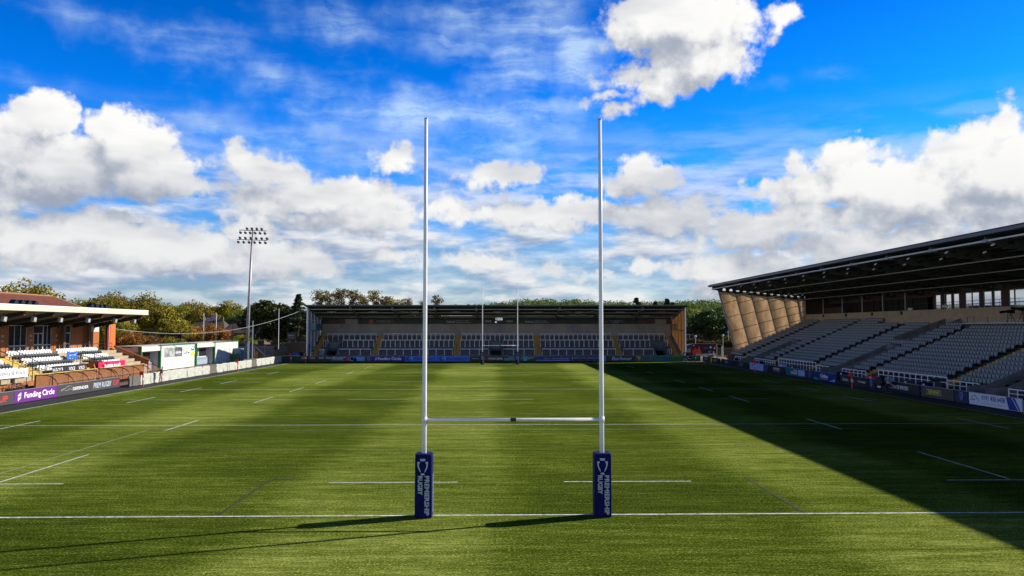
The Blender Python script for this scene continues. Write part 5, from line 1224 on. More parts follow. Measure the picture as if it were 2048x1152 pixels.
def pitch_sign(u0, u1, v0, v1, Y, lines, label):
    x0, x1, z1, z0 = xat(u0, Y), xat(u1, Y), zat(v0, Y), zat(v1, Y); r = root('panel_sign', ((x0 + x1) / 2, Y, 0), label, 'sign'); q = MB(); q.box(x0, x1, Y, Y + .12, z0, z1); q.build('panel', mat('dark navy sign face', (.004, .008, .028), .4), r)
    q = MB(); xm = (x0 + x1) / 2; q.tube([(xm, Y + .2, 0), (xm, Y + .2, z1 - .2)], .08, 6); q.build('post', black_rail, r)
    for s_, zf_, hf, wf, m in lines: text(s_, m, r, 'F', (xm, Y, z0 + (z1 - z0) * zf_), (z1 - z0) * hf, (x1 - x0) * wf, .015)
pitch_sign(336.5, 364, 661, 681.5, 116, [('THANKS FOR', .66, .16, .62, silver_ink), ('VISITING', .40, .16, .46, silver_ink)], 'dark navy sign thanking visitors, above the nearer kiosk')
pitch_sign(574.5, 592.5, 665, 680, 112, [('EVENTS', .62, .2, .66, silver_ink), ('Ticketing', .32, .22, .72, mat('pink ink', (.6, .1, .2), .5))], 'small navy sign with red and white lettering above the black van')
# ------------------------------------------------------------------ fences, gates, barrels
def fence(u0, u1, Y, h, label, m, post=2.6, mesh=True, zb=0):
    x0, x1 = xat(u0, Y), xat(u1, Y); r = root('fence', ((x0 + x1) / 2, Y, zb), label, 'fence'); q = MB(); n = max(2, int((x1 - x0) / .16))
    for k in range(n): xx = x0 + (x1 - x0) * k / n; q.box(xx, xx + .05, Y, Y + .03, zb, zb + h)
    q.box(x0, x1, Y + .03, Y + .08, zb + h - .25, zb + h - .17); q.box(x0, x1, Y + .03, Y + .08, zb + .25, zb + .33); q.build('bars', m, r)
    k = 0
    while x0 + k * post <= x1: q = MB(); q.box(x0 + k * post - .06, x0 + k * post + .06, Y + .03, Y + .15, zb, zb + h + .15); q.build('post', m, r); k += 1
    return r
fence(478, 552, 127, 2.2, 'grey palisade fence between the farther kiosk and the black van', grey_steel)
x0, x1 = xat(482, 131), xat(560, 131); q = MB(); q.box(x0, x1, 131, 131.3, 0, 2.3); q.box(x0 - .05, x1 + .05, 130.95, 131.35, 2.3, 2.42); o = q.build('yard_wall', mat('mauve brown yard wall', (.13, .095, .095), .85, var=.2)); tag(o, 'mauve brown wall with pale coping behind the palisade fence', 'wall')
r = root('gate_brace', (xat(510, 122), 122, 0), 'pale steel tripod braces beside the short pole by the mast', 'brace'); xx = xat(510, 122)
q = MB(); q.tube([(xx, 122, 2.3), (xx - 1.5, 122, .9)], .05, 5); q.tube([(xx, 122, 2.3), (xx + 2.2, 122, .4)], .05, 5); q.tube([(xx, 122, 2.3), (xx, 122, 0)], .05, 5); q.build('struts', grey_steel, r)
for u, w_ in ((496.5, 'left, beside the mast base'), (514, 'right, beyond the short pole'), (478.5, 'nearest the farther kiosk corner')):
    xx = xat(u, 123.5); r = root('traffic_barrel', (xx, 123.5, 0), 'orange and yellow banded traffic barrel, %s' % w_, 'traffic barrel', 'traffic barrels by the floodlight mast'); q = MB()
    for k, mi in enumerate((0, 1, 0, 1, 0)): q.tube([(xx, 123.5, .25 * k), (xx, 123.5, .25 * k + .25)], .36 - .02 * k, 10, mi)
    q.build('drum', [mat('barrel orange', (.75, .16, .01), .5), mat('barrel yellow', (.75, .50, .06), .5)], r)
fence(1434, 1478, 121, 2.0, 'mesh fence across the gap between the far stand and covered stand', mat('khaki mesh wire', (.20, .18, .14), .7), 3.0)
q = MB(); q.box(xat(1428, 113), xat(1474, 113), 112, 124, -.03, .02); o = q.build('grass_verge', mat('yellow green verge', (.30, .24, .02), .9, var=.2, bump=.3)); tag(o, kind='structure')
r = root('gateway', (xat(1437, 113), 113, 0), 'white gateway posts with a curved green canopy right of the truck', 'gateway')
xa_, xb_ = xat(1432, 113), xat(1443.5, 113); q = MB(); q.box(xa_ - .08, xa_ + .08, 112.9, 113.1, 0, 2.75); q.box(xb_ - .14, xb_ + .14, 112.9, 113.1, 0, 2.5); q.build('posts', white_paint, r)
q = MB(); q.add([(xa_ - .1, 112.7, 2.75), (xa_ + .5, 112.7, 2.85), (xb_, 112.7, 2.7), (xb_ + .3, 112.7, 2.45), (xa_ - .1, 114, 2.75), (xa_ + .5, 114, 2.85), (xb_, 114, 2.7), (xb_ + .3, 114, 2.45)], [(0, 1, 5, 4), (1, 2, 6, 5), (2, 3, 7, 6)]); q.build('canopy', green_trim, r)
# globe lamps
for u, Y, v, w_ in ((1390, 131, 673, 'behind the truck'), (1445, 131, 671, 'between hedge and amber wall'), (1456, 140, 664, 'beside the amber wall, farthest')):
    xx, zz = xat(u, Y), zat(v, Y); r = root('globe_lamp', (xx, Y, 0), 'white globe lamp on a pale post, %s' % w_, 'lamp post', 'globe lamps by the hedge'); q = MB(); q.tube([(xx, Y, 0), (xx, Y, zz - .2)], .07, 6); q.build('post', mat('pale post', (.5, .5, .46), .5), r)
    bm = bmesh.new(); bmesh.ops.create_uvsphere(bm, u_segments=12, v_segments=8, radius=.26); q = MB(); q.add([(v_.co.x + xx, v_.co.y + Y, v_.co.z + zz) for v_ in bm.verts], [tuple(vv.index for vv in f_.verts) for f_ in bm.faces]); bm.free(); q.build('globe', white_wall, r, smooth=True)
# ------------------------------------------------------------------ houses
def house(u0, u1, Y, v_ridge, v_eave, depth, label, wins, gable=False, name='bungalow'):
    x0, x1 = xat(u0, Y), xat(u1, Y); ze, zr = zat(v_eave, Y), zat(v_ridge, Y + depth / 2); r = root(name, ((x0 + x1) / 2, Y, 0), label, 'house', 'houses beyond the ground')
    q = MB(); q.box(x0 + .3, x1 - .3, Y, Y + depth, 0, ze); q.build('wall', brown_brick, r)
    q = MB(); xr0, xr1 = (x0, x1) if gable else (x0 + 1.5, x1 - 2.2)
    q.add([(x0, Y - .4, ze - .05), (x1, Y - .4, ze - .05), (x1, Y + depth + .4, ze - .05), (x0, Y + depth + .4, ze - .05), (xr0, Y + depth / 2, zr), (xr1, Y + depth / 2, zr)], [(0, 1, 5, 4), (1, 2, 5), (2, 3, 4, 5), (3, 0, 4), (0, 3, 2, 1)]); ro = q.build('roof', dark_tile, r)
    for c_ in (.3, .75): xx = x0 + (x1 - x0) * c_; q = MB(); q.box(xx - .35, xx + .35, Y + depth / 2 - .3, Y + depth / 2 + .3, zr - .5, zr + .9); q.build('chimney', brown_brick, ro)
    for uw in wins:
        xx = xat(uw, Y); q = MB(); q.box(xx - .95, xx + .95, Y - .06, Y - .01, ze - 1.75, ze - .45); f = q.build('window', white_paint, r); q = MB(); q.box(xx - .85, xx - .05, Y - .08, Y - .065, ze - 1.65, ze - .55); q.box(xx + .05, xx + .85, Y - .08, Y - .065, ze - 1.65, ze - .55); q.build('pane', glass_dark, f)
house(370, 452, 165, 641, 664, 9, 'long brown roofed bungalow behind the flagpoles', (392, 410))
house(440, 532, 158, 644, 666, 9, 'long brown roofed bungalow behind the mast, nearer the dark trees', (483, 489, 520))
house(1362, 1412, 150, 646, 665, 9, 'brown roofed bungalow between the far stand and the big dark tree', (1378, 1397))
house(492, 509, 260, 643, 655, 9, 'small red roofed house far behind the mast', (500,), name='house') if False else None
# ------------------------------------------------------------------ hedge
def leafmat(name, c, trans=.30, var=.55, sc=.8):
    m = bpy.data.materials.new(name); m.use_nodes = True; t = m.node_tree; b = t.nodes['Principled BSDF']; co = t.nodes.new('ShaderNodeTexCoord').outputs['Object']
    n1 = noise(t, co, sc, 4, .6); n2 = noise(t, co, 5.0, 3, .7)
    col = mixc(t, smooth(t, n1, .36, .66), tuple(x * (1 - var) for x in c[0]), c[1]); col = mixc(t, smooth(t, n2, .48, .7, 0, .8), col, c[2])
    oi = t.nodes.new('ShaderNodeObjectInfo').outputs['Random']; hv = t.nodes.new('ShaderNodeHueSaturation'); t.links.new(col, hv.inputs['Color']); t.links.new(mth(t, 'MULTIPLY_ADD', oi, .05, .475), hv.inputs['Hue']); t.links.new(mth(t, 'MULTIPLY_ADD', oi, .5, .75), hv.inputs['Value'])
    t.links.new(hv.outputs[0], b.inputs['Base Color']); b.inputs['Roughness'].default_value = .6; b.inputs['Specular IOR Level'].default_value = .25
    tr = t.nodes.new('ShaderNodeBsdfTranslucent'); t.links.new(hv.outputs[0], tr.inputs[0]); mx = t.nodes.new('ShaderNodeMixShader'); mx.inputs[0].default_value = trans
    t.links.new(b.outputs[0], mx.inputs[1]); t.links.new(tr.outputs[0], mx.inputs[2]); t.links.new(mx.outputs[0], t.nodes['Material Output'].inputs[0]); return m
LM = {'olive': leafmat('olive autumn leaves', ((.20, .20, .025), (.32, .25, .03), (.48, .27, .035))),
      'yellow': leafmat('yellow green leaves', ((.22, .26, .02), (.36, .34, .022), (.52, .38, .03))),
      'russet': leafmat('russet leaves', ((.30, .14, .025), (.44, .20, .035), (.52, .16, .025))),
      'dark': leafmat('dark evergreen leaves', ((.030, .060, .016), (.05, .085, .018), (.14, .16, .02)), .15),
      'conifer': leafmat('conifer needles', ((.035, .065, .028), (.055, .09, .03), (.11, .15, .035)), .1),
      'green': leafmat('mid green leaves', ((.085, .14, .02), (.14, .20, .025), (.26, .27, .035))),
      'sparse': leafmat('thin poplar leaves', ((.15, .14, .05), (.23, .19, .05), (.34, .22, .05)), .35)}
bark = mat('grey brown bark', (.10, .075, .055), .9, var=.3, bump=.3)
def leaf(q, c_, n_, s_):
    a = n_.orthogonal().normalized(); a = (Matrix.Rotation(random.uniform(0, 6.28), 3, n_) @ a) * s_; b_ = n_.cross(a).normalized() * s_ * random.uniform(.5, .9)
    q.quad(c_ - a, c_ - b_, c_ + a, c_ + b_)
def rnd(): return Vector((random.gauss(0, 1), random.gauss(0, 1), random.gauss(0, 1))).normalized()
x0, x1 = xat(1358, 136), xat(1475, 136); random.seed(8); q = MB()
for k in range(9000):
    xx = random.uniform(x0, x1); yy = random.choice((134.3 + random.gauss(0, .12), random.uniform(134.3, 136.3))); top = 3.1 + .25 * math.sin(xx * .8) - .04 * (xx - x0)
    zz = random.uniform(.1, top) if yy < 134.7 else top + random.gauss(0, .1); leaf(q, Vector((xx, yy, zz)), rnd(), random.uniform(.08, .17))
q.box(x0, x1, 134.6, 136.2, 0, 2.7); o = q.build('hedge', leafmat('clipped hedge leaves', ((.045, .055, .012), (.09, .075, .018), (.22, .10, .03)))); tag(o, 'long clipped hedge with reddish top behind the box truck', 'hedge')
# ------------------------------------------------------------------ trees
def make_tree(kind, H, Wd, base, nclump, nleaf, ls, seed, shape='round', name=None):
    random.seed(seed); r = root({'conifer': 'conifer_tree', 'sparse': 'poplar_tree'}.get(kind, 'broadleaf_tree'), (0, 0, 0), kind, 'tree', 'trees beyond the ground')
    tr = MB(); tr.tube([(0, 0, 0), (Wd * .01, 0, H * .3), (-Wd * .01, .1, H * .62), (0, 0, H * .9)], H * .022 + .05, 7, r2=.04); cl = []
    for k in range(nclump):
        if shape == 'round':
            d = rnd(); d.z = abs(d.z) * 1.0 if random.random() < .75 else d.z * .8; rr = random.uniform(.50, 1.0) ** .6; c_ = Vector((d.x * Wd * .5 * rr, d.y * Wd * .5 * rr, base + (H - base) * (.42 + .50 * d.z * rr))); s_ = Wd * random.uniform(.09, .17)
        elif shape == 'cone':
            t_ = (k / nclump) ** .8; a_ = random.uniform(0, 6.28); w_ = (1 - t_) * Wd * .5 * random.uniform(.55, 1.05); c_ = Vector((math.cos(a_) * w_, math.sin(a_) * w_, base + (H - base) * t_ * .96)); s_ = Wd * .07 * (1.35 - t_)
        else:
            t_ = random.random(); a_ = random.uniform(0, 6.28); w_ = Wd * .5 * random.uniform(.1, 1) * (1 - .72 * t_ ** 2); c_ = Vector((math.cos(a_) * w_, math.sin(a_) * w_, base + (H - base) * t_)); s_ = Wd * random.uniform(.06, .11)
        cl.append((c_, s_))
        if k % 2 == 0:
            t0 = max(.18, min(.8, (c_.z / H) - .22)); tr.tube([(0, 0, H * t0), (c_.x * .5, c_.y * .5, (H * t0 + c_.z) / 2 + .1), (c_.x, c_.y, c_.z)], .09 if shape != 'cone' else .04, 4, r2=.02)
    tr.build('trunk', bark, r); q = MB(); ctr = Vector((0, 0, base + (H - base) * .4))
    for c_, s_ in cl:
        for j in range(int(nleaf / nclump * random.uniform(.6, 1.4))):
            d = rnd(); rr = s_ * (random.random() ** .45) * 1.15; p = c_ + Vector((d.x * 1.2, d.y * 1.2, d.z * (.8 if shape != 'cone' else .5))) * rr
            if shape == 'cone': p.z -= .25 * (Vector((c_.x, c_.y, 0)).length) * .3
            n_ = (d * .7 + rnd()).normalized(); leaf(q, p, n_, ls * random.uniform(.6, 1.3))
    q.build('crown', LM[kind], r); return r
PR = {'olive': make_tree('olive', 12, 10.5, 2.0, 60, 11000, .20, 1), 'yellow': make_tree('yellow', 11, 9.5, 1.8, 52, 10000, .19, 2), 'russet': make_tree('russet', 7, 7.0, 1.2, 40, 6000, .15, 3), 'dark': make_tree('dark', 10, 8.5, .5, 70, 15000, .20, 4),
      'conifer': make_tree('conifer', 13, 6.0, .6, 110, 9000, .20, 5, 'cone'), 'green': make_tree('green', 11, 11, 1.0, 66, 13000, .21, 6), 'sparse': make_tree('sparse', 14, 7.0, 3.0, 90, 5200, .17, 7, 'tall'), 'olive2': make_tree('olive', 12, 8.0, 1.5, 55, 10000, .19, 21)}
PH = {'olive': 12, 'yellow': 11, 'russet': 7, 'dark': 10, 'conifer': 13, 'green': 11, 'sparse': 14, 'olive2': 12}
TR = [('olive', 52, 96, 560, 'broad autumn tree rising behind the clubhouse ridge', 1.0), ('yellow', 8, 100, 585, 'yellow green tree at the left edge above the tiled roof', 1.1),
 ('yellow', 172, 124, 596, 'yellow green tree just right of the tiled roof end', 1.05), ('yellow', 208, 116, 588, 'bright yellow green tree behind the canopy floodlights', 1.0), ('olive', 228, 128, 583, 'olive brown tree behind the yellow one by the canopy end', .9),
 ('olive2', 262, 112, 586, 'tall olive tree directly above the canopy tip', 1.0), ('olive', 293, 116, 584, 'tallest olive tree right of the canopy tip, behind the slim pole', .85), ('olive2', 328, 112, 604, 'rounded olive tree whose right side slopes down to the dark sign', 1.1),
 ('olive', 236, 100, 630, 'shaded lower tree behind the orange pillar', .9), ('olive2', 352, 128, 634, 'brown olive tree behind the dark navy sign', 1.1), ('russet', 268, 96, 660, 'small spreading russet tree left of the nearer kiosk', 1.35), ('russet', 378, 136, 648, 'russet tree right of the dark navy sign', 1.0),
 ('russet', 418, 140, 645, 'orange brown tree between the two flagpoles', 1.3), ('yellow', 357, 205, 607, 'distant green tree left of the flagpoles', 1.0), ('olive', 386, 215, 600, 'distant pale olive tree, taller, left of the flagpoles', .9), ('olive', 408, 200, 606, 'distant tree behind the left flagpole', 1.0),
 ('green', 437, 230, 610, 'distant green tree behind the union flag', 1.0), ('yellow', 461, 205, 600, 'distant golden tree left of the mast', .9), ('green', 484, 190, 618, 'green tree just behind the mast', 1.0), ('yellow', 511, 190, 612, 'golden tree right of the mast', .9), ('russet', 520, 165, 640, 'small amber bush tree below the distant trees right of the mast', .9),
 ('dark', 548, 132, 604, 'dense dark round evergreen behind the slim pale pole', 1.2), ('dark', 575, 136, 618, 'dark evergreen beside the tall conifer', 1.0), ('conifer', 597, 128, 580, 'tall dark conifer at the left end of the far stand', 1.6), ('yellow', 600, 138, 672, 'low yellow green bush behind the black van', 1.6), ('yellow', 487, 150, 668, 'low yellow shrub by the mast foot', 1.5),
 ('sparse', 641, 150, 578, 'sparse poplar, leftmost above the far stand roof', 1.3), ('sparse', 662, 154, 584, 'sparse poplar, second from the left above the roof', 1.2), ('sparse', 683, 150, 575, 'tallest sparse poplar above the roof', 1.2), ('sparse', 705, 153, 578, 'sparse poplar right of the tallest', 1.2), ('sparse', 728, 151, 588, 'sparse poplar midway above the left half of the roof', 1.3), ('sparse', 748, 154, 578, 'thin sparse poplar left of the near left post', 1.0),
 ('sparse', 771, 152, 590, 'sparse golden poplar above the roof', 1.2), ('yellow', 790, 154, 592, 'round golden tree top above the roof, left of the post', .7), ('sparse', 815, 154, 594, 'small sparse tree nearest the near left post on its left', .9), ('sparse', 872, 154, 588, 'lone leafy tree top just right of the near left post', .9), ('sparse', 846, 158, 600, 'low tree top hidden by the near left post', .8),
 ('conifer', 1273, 170, 588, 'tall dark conifer above the right half of the far stand', 1.7), ('conifer', 1311, 172, 596, 'second dark conifer above the far stand roof', 1.6), ('conifer', 1334, 168, 590, 'third dark conifer, beside the second', 1.7), ('conifer', 1345, 176, 598, 'fourth dark conifer, nearest the roof corner', 1.5),
 ('green', 1366, 175, 606, 'green tree behind the right roof corner of the far stand', 1.0), ('yellow', 1387, 185, 615, 'yellow green tree right of the far stand corner', 1.0), ('green', 1398, 240, 607, 'distant green tree on the wooded slope', 1.1), ('green', 1440, 230, 604, 'distant tree touching the amber wall column', 1.1), ('yellow', 1407, 160, 628, 'sunlit yellow green tree above the bungalow', .8),
 ('dark', 1428, 148, 622, 'large dark leafy tree beside the amber end wall', 1.25), ('green', 1412, 170, 622, 'green tree behind the large dark one', .9), ('yellow', 1385, 165, 640, 'low yellow tree just over the bungalow roof', .8), ('dark', 1452, 158, 640, 'dark tree behind the amber end wall column', 1.1), ('green', 1466, 200, 612, 'green tree partly hidden by the amber end wall', 1.2), ('yellow', 1458, 142, 668, 'low bush tree beside the amber wall base', .9)]
usedk = set(); random.seed(99)
for kd, u, Y, vt, lab, ws in TR:
    Hh = zat(vt, Y) * .97; s_ = Hh / PH[kd] * (1.12 if kd == 'dark' else 1.0); loc = (xat(u, Y), Y, -.03); sc_ = (s_ * ws, s_ * ws, s_)
    if kd in usedk: dup(PR[kd], loc, random.uniform(0, 6.28), sc_, lab)
    else: o = PR[kd]; o.location = loc; o.scale = sc_; o['label'] = lab; usedk.add(kd)
# ------------------------------------------------------------------ hills and distant woodland
def hz(x, y):
    a = math.atan2(x, y); rise = max(0, min(1, (y - 230) / 420)); k = 13 + 8 * (1 / (1 + math.exp(-(a - .02) * 9))) + 2.0 * math.sin(a * 11 + 1) + 1.2 * math.sin(a * 27)
    return rise * rise * (3 - 2 * rise) * k
q = MB(); nx, ny = 60, 14; vs = []
for j in range(ny):
    yy = 230 + j * 90
    for i in range(nx): xx = (i / (nx - 1) - .5) * 2 * yy * .95; vs.append((xx, yy, hz(xx, yy) - .2))
q.add(vs, [(j * nx + i, j * nx + i + 1, (j + 1) * nx + i + 1, (j + 1) * nx + i) for j in range(ny - 1) for i in range(nx - 1)]); o = q.build('hills', ground_m, org=(0, 0, 0)); tag(o, kind='structure')
for nm, ys_, cnt_, m_, lab in (('distant_wood', (520, 760), 2300, LM['green'], 'distant wooded hillside along the horizon'), ('middle_wood', (240, 430), 900, leafmat('mixed woodland leaves', ((.10, .13, .02), (.20, .20, .025), (.34, .26, .03))), 'belt of mixed trees in the middle distance')):
    random.seed(len(nm)); q = MB()
    for k in range(cnt_):
        yy = random.uniform(*ys_); a_ = random.uniform(-.62, .40); xx = math.tan(a_) * yy
        if abs(xx) < yy * .0: continue
        g_ = hz(xx, yy); Hh = random.uniform(6.5, 11.5) if nm == 'distant_wood' else random.uniform(5, 9.5); 
        if nm == 'middle_wood' and a_ > -.24 and a_ < .22: Hh *= .6
        w_ = Hh * random.uniform(.35, .55)
        for j in range(46):
            d = rnd(); d.z = abs(d.z) * 1.1 - .25; p = Vector((xx, yy, g_ + Hh * .5)) + Vector((d.x * w_, d.y * w_, d.z * Hh * .5)) * random.uniform(.75, 1.05); leaf(q, p, (d + rnd() * .6).normalized(), (.55 if nm == 'distant_wood' else .42) * random.uniform(.7, 1.4))
    o = q.build(nm, m_, org=(0, 400, 0)); tag(o, lab, 'woodland', kind='stuff')
Yb = 640; r = root('tower_block', (xat(1152, Yb), Yb, 0), 'tiny dark flat topped building on the distant wooded ridge', 'building'); q = MB(); x0, x1 = xat(1147, Yb), xat(1157, Yb); q.box(x0, x1, Yb, Yb + 10, 0, zat(600.5, Yb)); q.box(x0 - 6, x0, Yb, Yb + 8, 0, zat(603.5, Yb)); q.build('wall', brown_brick, r)
q = MB(); q.box(x0 - .3, x1 + .3, Yb - .3, Yb + 10.3, zat(600.5, Yb), zat(600.5, Yb) + .6); q.build('roof', dark_steel, r)
# ------------------------------------------------------------------ vehicles
def wheel(q_parent, x, y, z, rad, w_):
    q = MB(); q.tube([(x, y, z), (x, y + w_, z)], rad, 16); wo_ = q.build('wheel', rubber, q_parent); q = MB(); q.tube([(x, y - .01, z), (x, y, z)], rad * .55, 12); q.build('rim', grey_steel, wo_)
vx, vy = -39.6, 106.1
r = root('black_van', (vx + 3.2, vy + 1, 0), 'large black van parked nose left beside the far stand', 'van')
q = MB(); prof = [(vx, .45), (vx, 1.05), (vx + .35, 1.35), (vx + 1.2, 1.62), (vx + 2.45, 2.95), (vx + 2.9, 3.22), (vx + 3.4, 3.3), (vx + 6.5, 3.3), (vx + 6.6, 3.1), (vx + 6.6, .45)]
q.prism(prof, 1, vy, vy + 2.1); vb = q.build('body', mat('glossy black paint', (.006, .007, .009), .18, var=.1), r)
q = MB(); q.add([(vx + 1.28, vy - .01, 1.72), (vx + 2.42, vy - .01, 2.85), (vx + 2.42, vy + 2.11, 2.85), (vx + 1.28, vy + 2.11, 1.72)], [(0, 1, 2, 3)]); q.prism([(vx + 1.6, 1.75), (vx + 2.5, 2.7), (vx + 3.2, 2.7), (vx + 3.2, 1.75)], 1, vy - .012, vy - .004)
q.build('glass', mat('teal tinted glass', (.01, .07, .09), .08), r); wheel(r, vx + 1.1, vy - .02, .42, .42, .25); wheel(r, vx + 5.3, vy - .02, .42, .42, .25)
q = MB(); q.box(vx - .02, vx + .12, vy + .1, vy + .5, .95, 1.25); q.build('headlight', mat('lamp glass pale blue', (.4, .6, .7), .15), r)
q = MB(); q.tube([(vx + 1.25, vy + .03, 1.66), (vx + 2.45, vy + .03, 2.98), (vx + 2.9, vy + .03, 3.24), (vx + 6.5, vy + .03, 3.31)], .035, 5); q.build('roof_seam', grey_steel, r)
r = root('blue_crate', (-34.7, 105.0, 0), 'blue plastic crate behind the boards at the nose of the terrace', 'crate'); q = MB(); q.prism([(-35.3, 1.0), (-34.0, 1.0), (-34.0, 1.55), (-34.9, 1.6), (-35.2, 1.3)], 1, 104.6, 105.3); q.build('cover', mat('ultramarine plastic', (.01, .03, .40), .5), r); q = MB(); q.box(-35.2, -34.1, 104.65, 105.25, 0, 1.0); q.build('body', mat('dark blue plastic', (.005, .015, .1), .5), r)
Yt = 111.5; x0, x1 = xat(1383.5, Yt), xat(1431.5, Yt)
r = root('box_truck', ((x0 + x1) / 2, Yt + 1.1, 0), 'box truck with orange and blue pictures on dark side, parked behind green board', 'truck')
q = MB(); q.box(x0, x1, Yt, Yt + 2.3, .75, 2.92); q.build('box_body', mat('dark navy livery', (.008, .02, .06), .35), r)
q = MB(); q.box(x0 - .03, x1 + .03, Yt - .03, Yt + .02, 2.84, 2.94); q.box(x0 - .03, x0 + .03, Yt - .03, Yt - .002, .75, 2.9); q.box(x1 - .03, x1 + .03, Yt - .03, Yt - .002, .75, 2.9); q.build('trim', mat('dull red trim', (.25, .02, .03), .5), r)
L_ = x1 - x0
q = MB(); jag = [(0, 1.0), (-.12, 1.75), (.05, 1.7), (.1, 2.1), (.25, 1.85), (.45, 2.35), (.55, 1.95), (.75, 1.9), (.95, 2.0), (1.1, 2.5), (1.25, 2.35), (1.4, 2.42), (1.3, 2.05), (1.5, 1.75), (1.65, 1.3), (1.85, .95), (.9, 1.1)]
q.prism([(x0 + .1 + a * .95, z) for a, z in jag], 1, Yt - .02, Yt - .004); q.build('picture', mat('vermilion print', (.75, .06, .015), .4), r)
q = MB(); q.prism([(x0 + .15, .8), (x1 - .1, .8), (x1 - .1, 1.2), (x0 + 2.3, 1.15), (x0 + 1.6, 1.0), (x0 + .9, 1.2), (x0 + .15, 1.1)], 1, Yt - .016, Yt - .003); q.build('picture', mat('pale cyan livery', (.30, .55, .68), .4), r)
q = MB(); q.prism([(x0 + 2.1, 2.3), (x0 + 2.25, 2.05), (x0 + 2.65, 2.05), (x0 + 2.9, 2.35), (x0 + 2.5, 2.2)], 1, Yt - .016, Yt - .003); q.prism([(x0 + 2.5, .8), (x0 + 2.9, .8), (x0 + 2.7, 1.25)], 1, Yt - .022, Yt - .017); q.prism([(x1 - .5, 2.15), (x1 - .12, 2.2), (x1 - .1, 2.6), (x1 - .4, 2.4)], 1, Yt - .016, Yt - .003); q.build('picture', MATS['vermilion print'], r)
q = MB(); 
for (a, z, w_, h_) in ((.15, 2.55, .3, .15), (3.35, 2.1, .3, .35), (3.15, 1.35, .1, .25), (3.95, 1.25, .2, .3), (3.9, .85, .5, .3), (4.1, 2.0, .3, .15), (3.5, 1.6, .08, .08), (3.5, 1.4, .08, .08)): q.box(x0 + a * L_ / 4.6, x0 + (a + w_) * L_ / 4.6, Yt - .018, Yt - .003, z, z + h_)
q.build('picture', white_ink, r)
q = MB(); cx = x0 - 1.55; q.prism([(cx, .5), (cx, 1.1), (cx + .25, 1.35), (cx + .75, 2.15), (x0 - .01, 2.2), (x0 - .01, .5)], 1, Yt + .1, Yt + 2.2); q.prism([(cx + .75, 2.21), (cx + .5, 2.3), (cx + .75, 2.7), (x0 - .01, 2.85), (x0 - .01, 2.21)], 1, Yt + .1, Yt + 2.2, 1)
q.build('cab', [mat('dark cab paint', (.02, .025, .04), .3), mat('dusky violet paint', (.07, .05, .12), .4)], r)
q = MB(); q.prism([(cx + .45, 1.4), (cx + .85, 2.08), (x0 - .25, 2.08), (x0 - .25, 1.35)], 1, Yt + .085, Yt + .095); q.build('glass', mat('pale reflecting glass', (.25, .35, .33), .1), r); wheel(r, cx + .7, Yt + .06, .4, .4, .25); wheel(r, x1 - 1.2, Yt + .02, .4, .4, .25)
# pitch side camera under a black and white cover, in front of the green board
xx = xat(1373, 103.2); r = root('pitch_camera', (xx, 103.2, 0), 'covered black and white pitchside camera in front of the green board', 'camera')
q = MB(); q.prism([(xx - .7, 1.2), (xx - .5, 1.75), (xx - .1, 1.6), (xx + .35, 1.1), (xx + .75, .9), (xx + .7, .35), (xx + .2, .25), (xx - .3, .7)], 1, 103.1, 103.6); q.build('rain_cover', black_board, r)
q = MB(); q.prism([(xx - .62, 1.2), (xx - .45, 1.65), (xx - .2, 1.5), (xx - .3, 1.0)], 1, 103.07, 103.1); q.box(xx - .1, xx + .3, 103.07, 103.1, .92, 1.02); q.box(xx + .1, xx + .28, 103.07, 103.1, .6, .72); q.box(xx + .45, xx + .55, 103.07, 103.1, .5, .66); q.build('cover_print', white_ink, r)
q = MB(); q.tube([(xx - .35, 103.3, .75), (xx + .1, 102.7, 0)], .03, 5); q.tube([(xx, 103.3, .6), (xx + .3, 103.5, 0)], .03, 5); q.tube([(xx - .3, 103.3, .7), (xx - .6, 103.5, 0)], .03, 5); q.build('tripod', white_paint, r)
